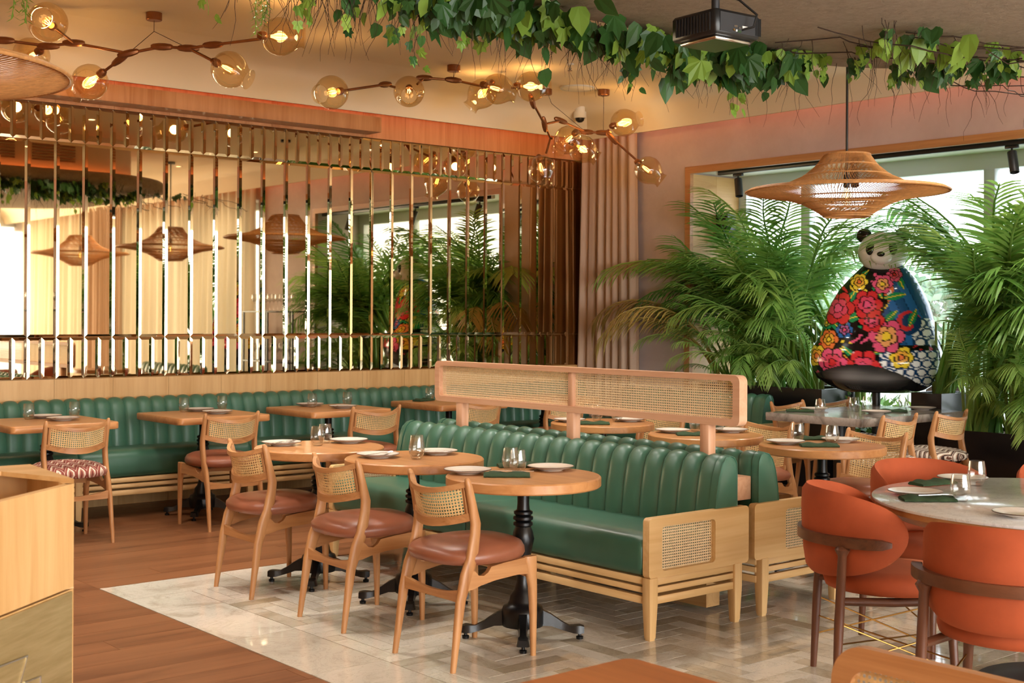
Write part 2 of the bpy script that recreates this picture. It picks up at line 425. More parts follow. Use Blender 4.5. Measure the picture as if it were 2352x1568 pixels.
# oak planks
pieces = []
PW = .185
for (a, b, c, d) in ((-2.5, MX0-.004, -6.9, 9.72), (MX0-.004, 9.9, MY1+.004, 9.72), (MX1+.004, 9.9, -6.9, MY1+.004)):
    yy = c; row = 0
    while yy < d:
        xx = a - random.uniform(0, 1.4)
        while xx < b:
            L = random.choice((1.5, 1.8, 2.1)); q = clip(xx, xx+L, yy, min(yy+PW, d), (a, b, c, d))
            if q: pieces.append(q)
            xx += L
        yy += PW; row += 1
lay(pieces, 'floor_plank', M['floor_wood'], 'floor_plank_field', M['floor_wood'])

# mirror wall
wl = struct('wall_left', MB().box(-2.6, XW+.8, YM+.02, YM+.15, 0, ZC+.1), M['panel_wood_z'], 0)
x = 2.3; k = 0
while x < 9.15:
    ob('oak_panel', MB().box(x+.001, x+.459, YM-.02, YM+.03, .0, .985), M['panel_wood_z'], wl, 0)
    ob('oak_panel', MB().box(x+.001, x+.459, YM-.012, YM+.03, 3.062, 3.56), M['soffit_wood'], wl, 0)
    x += .46
def mirror_tile(w, h, bev=.021, dep=.0042):
    vs = []
    for i, (d, yy) in enumerate(((0, .02), (0, dep), (bev, 0))):
        vs += [(d, yy, d), (w-d, yy, d), (w-d, yy, h-d), (d, yy, h-d)]
    fs = [(8, 9, 10, 11)]
    for a in (0, 4):
        for j in range(4):
            k = (j+1) % 4; fs.append((a+j, a+k, a+4+k, a+4+j))
    return MB().add(vs, fs)
PT = .2185
zb = (.987, 1.300, 2.775, 3.060); g = .0012
me_main = mirror_tile(PT-2*g, zb[2]-zb[1]-2*g).mesh('mirror_tile', M['mirror'], 0)
me_low = mirror_tile(PT/2-2*g, zb[1]-zb[0]-2*g).mesh('mirror_tile_low', M['mirror'], 0)
me_top = mirror_tile(PT/2-2*g, zb[3]-zb[2]-2*g).mesh('mirror_tile_top', M['mirror'], 0)
for k in range(-7, 26):
    x = 3.479 + PT*k
    if x + PT > 9.20: break
    link('mirror_tile', me_main, wl, (x+g, YM-.004, zb[1]+g))
    for h in (0, 1):
        link('mirror_tile', me_low, wl, (x+g+h*PT/2, YM-.004, zb[0]+g))
        link('mirror_tile', me_top, wl, (x+g+h*PT/2, YM-.004, zb[2]+g))
# oak pelmet over the mirror
pel = tag(ob('oak_pelmet', MB().box(-2.4, 6.49, 9.47, YM-.015, 3.085, 3.215, .004), M['soffit_wood']), 'long oak pelmet above the mirror wall', 'pelmet')

# window wall with its deep opening
WY0, WY1, WZ = 4.40, 8.32, 2.86
GX = 9.93
wr = struct('wall_right', MB().box(XW, 10.1, WY1, YM+.02, 0, ZC+.1), M['plaster'], 0)
ob('wall_header', MB().box(XW, 10.1, WY0, WY1, WZ, ZC+.1), M['plaster'], wr, 0)
ob('wall_pier', MB().box(XW, 10.1, 2.9, WY0, 0, ZC+.1), M['plaster'], wr, 0)
ob('wall_header', MB().box(XW, 10.1, -7, 2.9, 3.12, ZC+.1), M['plaster'], wr, 0)
win = struct('window_1', MB().box(GX-.02, GX+.06, WY0, WY1, 0, .10).box(GX-.02, GX+.06, WY0, WY1, WZ-.15, WZ-.0)
             .box(GX-.02, GX+.06, WY1-.11, WY1, .1, WZ-.15).box(GX-.02, GX+.06, WY0, WY0+.11, .1, WZ-.15), M['frame_white'], 0)
mul = [5.65, 7.50]
for yy in mul: ob('mullion', MB().box(GX-.03, GX+.06, yy-.05, yy+.05, .1, WZ-.15, .004), M['frame_white'], win)
ed = [WY0+.11] + [q for yy in mul for q in (yy-.05, yy+.05)] + [WY1-.11]
for a, b in zip(ed[::2], ed[1::2]): ob('pane', MB().box(GX+.012, GX+.02, a, b, .1, WZ-.15), M['pane'], win, 0)
trm = struct('trim_1', MB().box(XW-.015, XW+.03, WY1-.035, WY1+.03, 0, WZ+.035).box(XW-.015, XW+.03, WY0-.03, WY0+.035, 0, WZ+.035)
             .box(XW-.015, XW+.03, WY0+.035, WY1-.035, WZ-.03, WZ+.035), M['chair_wood_y'], 0)
for (xa, xb) in ((9.23, 9.575), (9.577, 9.905)):
    z = 0
    for hh in (.7, .72, .72, .69):
        ob('jamb_panel', MB().box(xa, xb, WY1-.022, WY1-.002, z+.001, z+hh-.001), M['panel_wood_x'], trm, 0); z += hh
ob('header_board', MB().box(XW+.03, GX-.02, WY0, WY1, WZ-.012, WZ), M['white'], trm, 0)
# far windows behind the sheer curtains, and the glazed front behind the camera
w2 = struct('window_2', MB().box(9.5, 9.6, -6.9, 2.9, 0, .1).box(9.5, 9.6, -6.9, 2.9, 3.02, 3.12), M['frame_white'], 0)
for yy in (-6.85, -5.2, -3.6, -2.0, -.4, 1.2, 2.85): ob('mullion', MB().box(9.5, 9.6, yy-.05, yy+.05, .1, 3.02), M['frame_white'], w2, 0)
w3 = struct('window_3', MB().box(-2.5, 9.5, -7.0, -6.9, 0, .1).box(-2.5, 9.5, -7.0, -6.9, 3.2, ZC), M['frame_white'], 0)
for xx in (-2.45, -.5, 1.5, 3.5, 5.5, 7.5, 9.45): ob('mullion', MB().box(xx-.05, xx+.05, -7.0, -6.9, .1, 3.2), M['frame_white'], w3, 0)
for a, b in zip((-5.15, -3.55, -1.95, -.35, 1.25), (-3.65, -2.05, -.45, 1.15, 2.8)): ob('pane', MB().box(9.545, 9.555, a, b, .1, 3.02), M['pane'], w2, 0)
ob('pane', MB().box(9.545, 9.555, -6.8, -5.25, .1, 3.02), M['pane'], w2, 0)
for a, b in zip((-2.4, -.45, 1.55, 3.55, 5.55, 7.55), (-.55, 1.45, 3.45, 5.45, 7.45, 9.4)): ob('pane', MB().box(a, b, -6.955, -6.945, .1, 3.2), M['pane'], w3, 0)
struct('wall_back', MB().box(-2.7, -2.5, -7, YM+.15, 0, ZC+.1), M['panel_wood_z'], 0)

# ceiling with its curved perimeter drop and the light slot behind it
cl = struct('ceiling', MB().box(-2.6, XW+.0, -7, YM+.02, ZC, ZC+.12), M['ceiling'], 0)
prof = [(.75, 3.585), (.62, 3.572), (.50, 3.545), (.40, 3.50), (.32, 3.435), (.265, 3.36), (.235, 3.29), (.225, 3.245), (.205, 3.245), (.205, 3.585)]
p1 = [(-2.5, YM-d, z) for d, z in prof]; p2 = [(XW-d, YM-d, z) for d, z in prof]; p3 = [(XW-d, -6.9, z) for d, z in prof]
ob('cove_band', MB().loft([p1, p2, p3], closed=False, cap=False), M['ceiling'], cl, 50)
led = thing('led_strip', 'orange led strip hidden in the ceiling slot around the room', 'light')
ob('led_tape', MB().box(-2.4, XW-.23, YM-.195, YM-.185, 3.40, 3.425), M['led'], led, 0)
ob('led_tape', MB().box(XW-.195, XW-.185, -4.5, YM-.25, 3.40, 3.425), M['led'], led, 0)

# stucco ceiling island with lit drum above
def superpts(x0, x1, y0, y1, r, z): return [(px, py, z) for px, py in rrect(x0, x1, y0, y1, r, 18)]
isl = thing('ceiling_island', 'large rounded stucco ceiling island hung with ivy', 'canopy', (0, 0, 0))
rings = []
for e, z in ((.05, 2.98), (.015, 2.99), (0, 3.02), (0, 3.08), (.03, 3.12)): rings.append(superpts(1.4+e, 7.32-e, .4+e, 4.83-e, 1.25, z))
ob('stucco_disc', MB().loft(rings), M['stucco'], isl, 50)
ob('drum', MB().loft([superpts(1.75, 6.97, .75, 4.48, 1.1, z) for z in (3.11, ZC+.01)]), M['ceiling'], isl, 50)
lt = superpts(1.7, 7.02, .7, 4.53, 1.12, 3.135)
ob('led_tape', MB().tube(lt+lt[:1], .008, 6), M['led'], isl, 0)
for xx in (2.6, 3.3, 4.0, 4.7, 5.4):
    for q in range(6):
        ob('vent_slat', MB().box(xx, xx+.5, 4.475, 4.492, 3.24+q*.034, 3.258+q*.034), M['bronze'], isl, 0)

# ground and planting outside
struct('terrace', MB().box(-30, 45, -40, 40, -.5, -.14), M['outside'], 0)
# ------------------------------------------------------------------ curtains
def pleats(y0, y1, z0, z1, per, amp, taper=0, seed=1, nz=6):
    rnd = random.Random(seed); n = int((y1-y0)/per*12); ph = [rnd.uniform(-.5, .5) for _ in range(40)]
    rows = []
    for k in range(nz+1):
        t = k/nz; z = z0+(z1-z0)*t; row = []
        for i in range(n+1):
            s_ = i/n; y = y0+(y1-y0)*s_
            a = amp*(1+.35*math.sin(s_*17+seed))*(1-.25*t)
            q = s_*(y1-y0)/per*2*PI + .8*math.sin(s_*9+seed) + .25*math.sin(t*3+s_*5)
            row.append((a*math.sin(q)+.3*a*math.sin(2.3*q+1), y + .25*a*math.cos(q*1.0)+taper*(1-t)*(s_-.5), z))
        rows.append(row)
    return MB().loft(rows, closed=False, cap=False)
tag(ob('curtain', pleats(8.90, 9.66, .02, 3.5, .105, .038, .12, 3), M['curtain'], None, 180, (9.09, 0, 0)), 'floor-length dusty pink pleated curtain in the corner beside the mirror wall', 'curtain')
tag(ob('sheer_curtain', pleats(-6.2, 2.95, .02, 3.30, .21, .085, 0, 5, 2), M['sheer'], None, 180, (9.12, 0, 0)), 'cream translucent pleated curtain reflected in the mirror behind three rattan lamps', 'curtain')
tag(ob('side_curtain', pleats(-2.6, -1.3, .02, 3.30, .11, .05, 0, 8, 2), M['curtain'], None, 180, (8.98, 0, 0)), 'gathered beige curtain seen only in the left part of the mirror', 'curtain')

# ------------------------------------------------------------------ sofas
SEATP = [(.62, .30), (.03, .288), (.008, .298), (-.004, .33), (-.006, .42), (.006, .455), (.035, .474), (.10, .480), (.47, .462), (.62, .46)]
BACKP = [(.47, .40), (.472, .50), (.485, .62), (.505, .715), (.53, .775), (.56, .803), (.595, .812), (.625, .80), (.642, .77), (.645, .72), (.645, .42)]
def normals2(P):
    N = []
    for i in range(len(P)):
        a = P[max(i-1, 0)]; b = P[min(i+1, len(P)-1)]; dx, dz = b[0]-a[0], b[1]-a[1]; l = math.hypot(dx, dz)
        N.append((-dz/l, dx/l))
    return N
BN = normals2(BACKP)
def channel_mesh(p, half0=False, half1=False):
    rows = []; n = 9
    for j in range(n):
        t = -1 + 2*j/(n-1)
        d = .026*(1-math.sqrt(max(0, 1-(t*.985)**2)))
        rows.append([(P[0]-N[0]*d, t*p/2, P[1]-N[1]*d) for P, N in zip(BACKP, BN)])
    return MB().loft(rows, closed=False, cap=False)
def sofa(name, label, L, p, loc, rz, arms=(1, 1), seats=2, feet='wood', backtop=0):
    # local frame: x from the front edge to the back, y from 0 to L
    t = thing(name, label, 'sofa', loc, rz, 'green channel-back sofas')
    n = round(L/p); pp = L/n
    me = channel_mesh(pp).mesh('back_channel', M['green'], 75)
    for i in range(n): link('back_channel', me, t, (0, (i+.5)*pp, 0))
    for i in range(seats):
        a, b = i*L/seats, (i+1)*L/seats
        def sec(y, e):
            cx, cz = .30, .385
            return [(cx+(x-cx)*(1-e), y, cz+(z-cz)*(1-e*1.2)) for x, z in SEATP]
        ob('seat_cushion', MB().loft([sec(a+.002, .03), sec(a+.012, .008), sec(a+.03, 0), sec(b-.03, 0), sec(b-.012, .008), sec(b-.002, .03)]), M['green'], t, 60)
    for yy, flip in ((0, 1), (L, -1)):
        if not arms[0 if yy == 0 else 1]: continue
        inset = [(.56+(x-.56)*.93, .6+(z-.6)*.955) for x, z in BACKP]
        e = MB().loft([[(x, yy+flip*.02, z) for x, z in BACKP], [(x, yy-flip*.012, z) for x, z in [(.56+(x-.56)*.985, .6+(z-.6)*.99) for x, z in BACKP]], [(x, yy-flip*.02, z) for x, z in inset]])
        bk = ob('back_end', e, M['green'], t, 50)
        pth = [(.56+(x-.56)*.95, yy-flip*.0195, .6+(z-.6)*.97) for x, z in BACKP]
        ob('piping', MB().tube(pth, .0028, 6), M['green'], bk, 60)
    # frame: long rails and slats, legs, arms
    for z0, z1 in ((.252, .284), (.214, .240), (.163, .198)):
        ob('front_rail', MB().box(.012, .04, -.015, L+.015, z0, z1, .003), M['sofa_wood_y'], t)
        ob('back_rail', MB().box(.63, .655, -.015, L+.015, z0, z1, .003), M['sofa_wood_y'], t)
    ends = []
    if arms[0]: ends.append((-.045, -.005))
    if arms[1]: ends.append((L+.005, L+.045))
    for a, b in ends:
        out = rrect(-.0, .70, .283, .560, .022); inn = rrect(.085, .455, .312, .517, .022)
        ar = ob('arm', MB().frame(out, inn, a, b, 'y'), M['sofa_wood_x'], t)
        ob('arm_cane', MB().cane(30, 17, lambda u, v: (.075+.39*u, (a+b)/2+.006, .304+.22*v), .28), M['cane_warm'], ar, 0)
        for z0, z1 in ((.25, .284), (.214, .240), (.163, .198)):
            ob('side_rail', MB().box(.03, .64, a+.006, b-.006, z0, z1, .003), M['sofa_wood_x'], t)
    ly = [(-.025), L+.025] if arms[0] else [.3, L+.025]
    mids = [L*k/max(1, round(L/1.35)) for k in range(1, max(1, round(L/1.35)))]
    for y in ly + mids:
        for x in (.028, .62):
            if y in mids and x > .5 and feet == 'wood': pass
            lg = ob('leg', MB().lz([(x, y, .0, .017, .017), (x, y, .006, .017, .017), (x, y, .012, .020, .020), (x, y, .17, .028, .026), (x, y, .286, .028, .026)], 12, 8), M['sofa_wood_z'], t)
    return t
sofa('channel_sofa', 'green leather channel-back sofa facing the row of three near round tables', 2.62, .1248, (4.30, 4.16, 0), 0)
sofa('channel_sofa', 'green leather channel-back sofa behind the cane screen, facing the window', 2.62, .1248, (5.745, 6.78, 0), PI)
sofa('channel_sofa', 'long green leather channel-back banquette running under the mirror wall', 6.78, .113, (9.02, 8.98, 0), PI/2, arms=(0, 0), seats=5).scale = (1, 1, 1.04)
sofa('channel_sofa', 'green leather sofa end by the window, right of the cane screen', 1.72, .1248, (8.41, 7.20, 0), 0, arms=(1, 0), seats=1)

# ------------------------------------------------------------------ cane screen between the two sofas
t = thing('cane_screen', 'long pale oak and cane divider screen standing above the central green sofas', 'screen', (5.02, 4.16, 0))
ob('beam', MB().box(-.075, .075, 0.02, 2.62, .575, .690, .003), M['screen_wood_y'], t)
ob('base_panel', MB().box(-.05, .05, .2, 2.5, .02, .575), M['panel_wood_y'], t)
for yy in (.24, 1.24, 2.26):
    ob('post', MB().box(-.028, .028, yy-.03, yy+.03, .68, .945, .003), M['screen_wood_z'], t)
def zr(poly, dz=0): return poly
out = rrect(.01, 2.51, .938, 1.192, .035); inn = rrect(.055, 2.465, .972, 1.163, .02)
fr = ob('frame', MB().frame(out, inn, -.03, .03, 'x'), M['screen_wood_y'], t)
ob('stile', MB().box(-.022, .022, 1.225, 1.265, .968, 1.167, .002), M['screen_wood_z'], fr)
for a, b in ((.05, 1.23), (1.26, 2.47)):
    ob('cane_panel', MB().cane(92, 15, lambda u, v: (.0, a+(b-a)*u, .967+.2*v), .285), M['cane_warm'], fr, 0)

# ------------------------------------------------------------------ chairs
def side_chair(name, label, loc, rz, seat='brown', zb=.648, group='oak and cane dining chairs'):
    t = thing(name, label, 'chair', loc, rz, group)
    bx = lambda z: -.105-.225*(z-.6)
    Wd = M['chair_wood_z']
    for s in (-1, 1):
        ob('rear_leg', MB().lz([(-.222, s*.208, 0, .012, .011), (-.205, s*.206, .12, .0165, .013), (-.180, s*.203, .29, .024, .015), (-.145, s*.202, .40, .034, .016), (-.122, s*.202, .46, .030, .0155),
             (-.104, s*.202, .56, .025, .0155), (-.101, s*.202, .605, .025, .0155), (-.118, s*.202, .68, .020, .015), (-.140, s*.203, .765, .0165, .0145), (-.149, s*.204, .795, .012, .011), (-.151, s*.204, .803, .005, .005)], 12, 2.6), Wd, t, 60)
        ob('front_leg', MB().lz([(.222, s*.205, 0, .0115, .0115), (.220, s*.205, .18, .016, .0155), (.215, s*.205, .30, .020, .018), (.205, s*.205, .37, .029, .019), (.200, s*.205, .42, .036, .019), (.200, s*.205, .437, .034, .017)], 12, 2.6), Wd, t, 60)
        poly = [(.20, .437), (.05, .427), (-.025, .418), (-.042, .396), (-.066, .384), (-.093, .388), (-.112, .408), (-.150, .42), (-.165, .33), (-.125, .333), (-.08, .345), (.0, .358), (.12, .366), (.185, .362), (.205, .34), (.22, .35)]
        ob('side_rail', MB().prism(poly, s*.205-.011, s*.205+.011), M['chair_wood_x'], t, 30)
    def bar(zt, zl, xf, th, ym=.2, n=10):
        rows = []
        for i in range(n+1):
            y = -ym+2*ym*i/n; q = 1-(y/ym)**2
            x, a, b_ = xf(q), zl(q), zt(q)
            rows.append([(x-th/2, y, a), (x+th/2, y, a), (x+th/2, y, b_), (x-th/2, y, b_)])
        return MB().loft(rows)
    ob('rear_stretcher', bar(lambda q: .338-.028*q, lambda q: .284-.004*q, lambda q: -.178+.012*q, .020), M['chair_wood_y'], t, 40)
    ob('front_stretcher', bar(lambda q: .40-.02*q, lambda q: .345+.012*q, lambda q: .198-.01*q, .020), M['chair_wood_y'], t, 40)
    bow = .082
    ob('top_rail', bar(lambda q: .786-.036*q, lambda q: .762-.035*q, lambda q: bx(.765)-bow*q, .021), M['chair_wood_y'], t, 40)
    ob('lower_rail', bar(lambda q: zb+.006-.034*q, lambda q: zb-.028-.036*q, lambda q: bx(zb-.02)-bow*q, .030), M['chair_wood_y'], t, 40)
    for s in (-1, 1):
        ob('back_stile', MB().prism([(bx(zb)-.010-.008, zb-.02), (bx(zb)+.010-.008, zb-.02), (bx(.76)+.010-.008, .765), (bx(.76)-.010-.008, .765)], s*.181-.007, s*.181+.007), M['chair_wood_z'], t, 30)
    def cn(u, v):
        y = -.176+.352*u; q = 1-(y/.2)**2; z = zb-.034*q+(.766-zb)*v; q = 1-(y/.2)**2
        return (bx(z)-bow*q, y, z)
    ob('cane_back', MB().cane(28, max(7, round((.755-zb)/.0125)), cn, .3), M['cane'], t, 0)
    rings = []
    for e, z in ((.80, .424), (.955, .432), (1.0, .452), (.992, .472), (.94, .496), (.82, .510), (.57, .519), (.27, .523), (.02, .524)):
        ring = []
        for k in range(32):
            a = 2*PI*k/32; c, s_ = math.cos(a), math.sin(a); pw = 2/2.7
            wy = .232 - .012*c
            ring.append((.015+e*.238*math.copysign(abs(c)**pw, c), e*wy*math.copysign(abs(s_)**pw, s_), z - .006*(1-c)*(1 if z > .48 else 0)))
        rings.append(ring)
    ob('seat', MB().loft(rings), M[seat], t, 80)
    return t
front = side_chair('cane_chair', 'brown leather and cane chair at the nearest round table, backrest towards the camera', (3.52, 4.48, 0), 0)
copy_tree(front, 'brown leather and cane chair in the middle of the near row of three', (3.545, 5.33, 0), R(-2))
copy_tree(front, 'brown leather and cane chair farthest left in the near row of three', (3.56, 6.23, 0), R(-2))
copy_tree(front, 'brown leather and cane chair tucked at the second square table from the left', (4.35, 8.31, 0), R(91))
copy_tree(front, 'brown leather and cane chair tucked at the third square table from the left', (5.54, 8.27, 0), R(88))
copy_tree(front, 'cane chair under the left end of the screen, at the square wall table', (6.58, 8.32, 0), R(90))
copy_tree(front, 'cane chair almost hidden behind the middle of the screen by the wall', (7.52, 8.32, 0), R(90))
zg = side_chair('cane_chair', 'cane chair with red and white zigzag fabric seat behind the oak host stand', (3.26, 8.32, 0), R(90), 'zig')
zb_ = side_chair('cane_chair', 'zebra seated cane chair at the right near side of the grey marble table', (8.70, 5.40, 0), R(90), 'zebra')
copy_tree(zb_, 'zebra seated cane chair at the left near side of the grey marble table', (8.03, 5.40, 0), R(90))
copy_tree(zb_, 'cane chair on the far side of the grey marble table, by the sofa end', (8.58, 6.52, 0), R(-90))
copy_tree(zb_, 'cane chair on the far side of the grey marble table, below the panda statue', (9.22, 6.52, 0), R(-90))
tall = side_chair('cane_chair', 'tall-cane-back chair at the round table beside the sofa arm on the right', (6.64, 4.60, 0), R(180), 'brown', .52)
copy_tree(tall, 'tall-cane-back chair behind the right end of the cane screen', (6.70, 5.48, 0), R(180))
copy_tree(tall, 'tall-cane-back chair mostly hidden behind the cane screen, farthest of three', (6.72, 6.44, 0), R(180))

# foreground chair with a rounded cane back frame
t = thing('cane_chair', 'blurred rounded cane chair back cut off at the bottom right corner', 'chair', (2.12, 1.40, 0), R(180), 'oak and cane dining chairs')
o_ = rrect(-.25, .25, .46, .80, .07, 8); i_ = rrect(-.205, .205, .505, .757, .045, 8)
def bend(mb, k=.055):
    mb.v = [(x - k*(1-(y/.25)**2) - .12*(z-.6), y, z) for x, y, z in mb.v]; return mb
ob('back_frame', bend(MB().frame(o_, i_, -.165, -.140, 'x'), 0), M['chair_wood_y'], t, 40)
ob('cane_back', bend(MB().cane(33, 20, lambda u, v: (-.152, -.21+.42*u, .5+.262*v), .3), 0), M['cane'], t, 0)
for s in (-1, 1):
    ob('rear_leg', MB().lz([(-.20, s*.21, 0, .012, .012), (-.17, s*.205, .3, .02, .016), (-.145, s*.2, .48, .018, .016)], 12, 3), M['chair_wood_z'], t, 60)
    ob('front_leg', MB().lz([(.2, s*.205, 0, .012, .012), (.2, s*.205, .43, .022, .018)], 12, 3), M['chair_wood_z'], t, 60)
    ob('side_rail', MB().box(-.16, .21, s*.2-.011, s*.2+.011, .36, .43, .003), M['chair_wood_x'], t)
ob('seat', MB().loft([[(.01+e*.22*math.cos(a), e*.225*math.sin(a), z) for a in [2*PI*k/24 for k in range(24)]] for e, z in ((.8, .425), (1, .45), (.95, .485), (.6, .5), (.05, .505))]), M['brown'], t, 80)

# ------------------------------------------------------------------ orange armchairs
def tub_chair(label, loc, rz, first=[None]):
    if first[0]: return copy_tree(first[0], label, loc, rz)
    t = thing('orange_armchair', label, 'chair', loc, rz, 'orange velvet armchairs')
    tm = R(98); NA, NS = 36, 12
    rows = []
    for i in range(NA+1):
        th = tm*math.sin(PI/2*(-1+2*i/NA))
        q = math.sqrt(max(0, 1-abs(th/tm)**2.6)); zu = .645+.165*q; zl = .635-.175*q
        ring = []
        Rr = .262 + .02*math.cos(th)
        for k in range(NS):
            a = 2*PI*k/NS; zz = (zu+zl)/2 + (zu-zl)/2*math.sin(a)*(1 if q > .02 else .02)
            th_ = .026*math.copysign(abs(math.cos(a))**.55, math.cos(a))*max(q, .12)**.5
            flare = .05*(zz-.5)
            rr = Rr + th_ + flare
            ring.append((-rr*math.cos(th)*1.02, rr*math.sin(th), zz))
        rows.append(ring)
    ob('back_shell', MB().loft(rows), M['velvet'], t, 80)
    rings = []
    for e, z in ((.80, .395), (.97, .405), (1.0, .43), (.985, .455), (.9, .475), (.6, .482), (.05, .484)):
        rings.append([(.03+e*.265*math.cos(a), e*.262*math.sin(a), z) for a in [2*PI*k/32 for k in range(32)]])
    ob('seat', MB().loft(rings), M['velvet'], t, 80)
    # walnut rail wrapped round the back
    rows = []; n = 26
    for i in range(n+1):
        th = R(-84) + R(168)*i/n; e = min(1, (1-abs(2*i/n-1))*6+.45)
        ri, ro = .305+.0, .305+.034*e; h = .020*e
        rows.append([(-rr*math.cos(th), rr*math.sin(th), .615+zz) for rr, zz in ((ri, -h), (ro, -h), (ro, h), (ri, h))])
    ob('arm_rail', MB().loft(rows), M['walnut_y'], t, 50)
    for s in (-1, 1):
        ax, ay = -.322*math.cos(R(50)), s*.322*math.sin(R(50))
        ob('rear_leg', MB().lz([(ax*1.12, ay*1.06, 0, .013, .013), (ax*1.06, ay*1.03, .3, .019, .019), (ax, ay, .56, .017, .017), (ax, ay, .585, .03, .03), (ax, ay, .60, .02, .02)], 14, 2.1), M['walnut_z'], t, 60)
        ob('front_leg', MB().lz([(.235, s*.225, 0, .013, .013), (.215, s*.205, .38, .02, .02), (.21, s*.2, .40, .02, .02)], 14, 2.1), M['walnut_z'], t, 60)
        ob('side_rail', MB().tube([(ax*1.02, ay*1.0, .385), (0, s*.215, .378), (.21, s*.2, .385)], [.016, .018, .016], 8), M['walnut_x'], t, 60)
        ob('brass_rod', MB().tube([(ax*1.08, ay*1.04, .22), (.225, -s*.21, .16)], .0035, 6), M['brass'], t)
        ob('brass_rod', MB().tube([(ax*1.09, ay*1.05, .14), (.222, s*.212, .27)], .0035, 6), M['brass'], t)
        ob('brass_rod', MB().tube([(ax*1.05, ay*1.03, .30), (.23, s*.215, .12)], .0035, 6), M['brass'], t)
    ob('cross_rail', MB().box(.19, .225, -.19, .19, .362, .398, .004), M['walnut_y'], t)
    first[0] = t
    return t
BT = (5.07, 2.53)
for lab, ang, rad in (('orange velvet armchair at the left of the white table, turned side-on', 136, .74), ('orange velvet armchair in front of the white table, its back to the camera', 196, .95),
                      ('orange velvet armchair on the far side of the white table', 70, .80), ('orange velvet armchair cut off by the right edge beyond the white table', 24, .98)):
    a = R(ang); tub_chair(lab, (BT[0]+rad*math.cos(a), BT[1]+rad*math.sin(a), 0), a+PI)
# ------------------------------------------------------------------ tables
COL = [(.0, .0), (.095, .062), (.098, .075), (.098, .125), (.090, .150), (.072, .158), (.062, .175), (.058, .20), (.040, .225), (.030, .26), (.028, .30), (.032, .36), (.045, .43), (.052, .46), (.046, .49), (.036, .515),
       (.045, .522), (.045, .534), (.034, .54), (.046, .548), (.046, .560), (.034, .566), (.044, .574), (.044, .584), (.030, .592), (.0275, .62), (.0275, .70)]
def iron_base(t, rot=0, r=.26):
    ob('column', MB().lathe([(.02, .06)] + COL[1:], 24), M['iron'], t, 50)
    ob('mount_plate', MB().box(-.13, .13, -.13, .13, .693, .702), M['iron'], t, 0)
    for k in range(4):
        a = rot + k*PI/2; c, s = math.cos(a), math.sin(a)
        def rot2(mb): mb.v = [(x*c-y*s, x*s+y*c, z) for x, y, z in mb.v]; return mb
        secs = []
        for x, zc, hw, hh in ((.085, .10, .026, .036), (.13, .088, .021, .026), (.18, .062, .018, .018), (.215, .048, .019, .014), (.235, .046, .028, .016), (.262, .046, .030, .018), (.282, .044, .022, .014)):
            secs.append([(x, -hw, zc-hh), (x, hw, zc-hh), (x, hw*.75, zc+hh), (x, -hw*.75, zc+hh)])
        f = ob('foot', rot2(MB().loft(secs)), M['iron'], t, 50)
        ob('glide', rot2(MB().lathe([(.0, 0.0), (.016, .0), (.017, .012), (.008, .016), (.008, .034)], 12, (.262, 0, 0))), M['iron'], f, 40)
TABLES = []
def slab(poly, z0, z1, c=.006):
    cx = sum(p[0] for p in poly)/len(poly); cy = sum(p[1] for p in poly)/len(poly)
    def sc(e):
        o = []
        for x, y in poly:
            d = math.hypot(x-cx, y-cy); k = (d-e)/d; o.append((cx+(x-cx)*k, cy+(y-cy)*k))
        return o
    return MB().loft([[(*p, z) for p in sc(e)] for e, z in ((c, z0), (0, z0+c), (0, z1-c), (c, z1))])
def table(label, loc, shape, rot=0, group='oak pedestal tables'):
    t = thing('pedestal_table', label, 'table', (*loc, 0), 0, group)
    poly = [(.357*math.cos(2*PI*k/64), .357*math.sin(2*PI*k/64)) for k in range(64)] if shape == 'round' else rrect(-.365, .365, -.365, .365, .04)
    ob('table_top', slab(poly, .702, .75), M['table_wood_y' if shape == 'round' else 'table_wood_x'], t, 40)
    iron_base(t, rot)
    return t
ra = R(49.8)
table('round oak pedestal table nearest the camera in the front row', (3.90, 4.53), 'round', ra)
table('round oak pedestal table in the middle of the front row', (3.935, 5.43), 'round', ra)
table('round oak pedestal table at the far left end of the front row', (3.85, 6.21), 'round', ra)
table('square oak table at the far left of the mirror-wall banquette', (3.30, 8.81), 'square', ra)
table('square oak table, second from the left at the mirror-wall banquette', (4.45, 8.79), 'square', ra)
table('square oak table, third from the left at the mirror-wall banquette', (5.51, 8.76), 'square', ra)
table('square oak table touching the left end of the cane screen', (6.72, 8.78), 'square', ra)
table('square oak table hidden behind the middle of the cane screen', (7.80, 8.78), 'square', ra)
table('round oak table seen under the middle of the cane screen', (6.27, 6.45), 'round', ra)
table('round oak table seen under the right end of the cane screen', (6.16, 5.42), 'round', ra)
table('round oak table to the right of the central sofa ends', (6.19, 4.56), 'round', ra)
# grey marble table: two slabs side by side on a dark pedestal
t = thing('marble_table', 'long rectangular grey marble table in front of the panda statue', 'table', (8.66, 5.96, 0))
for a, b in ((-.70, -.002), (.002, .70)):
    ob('marble_slab', slab(rrect(a, b, -.44, .44, .015, 3), .69, .75, .004), M['grey_marble'], t, 40)
    ob('pedestal', MB().lathe([(.22, .0), (.22, .02), (.05, .04), (.045, .66), (.18, .688)], 24, ((a+b)/2, 0, 0)), M['black'], t, 40)
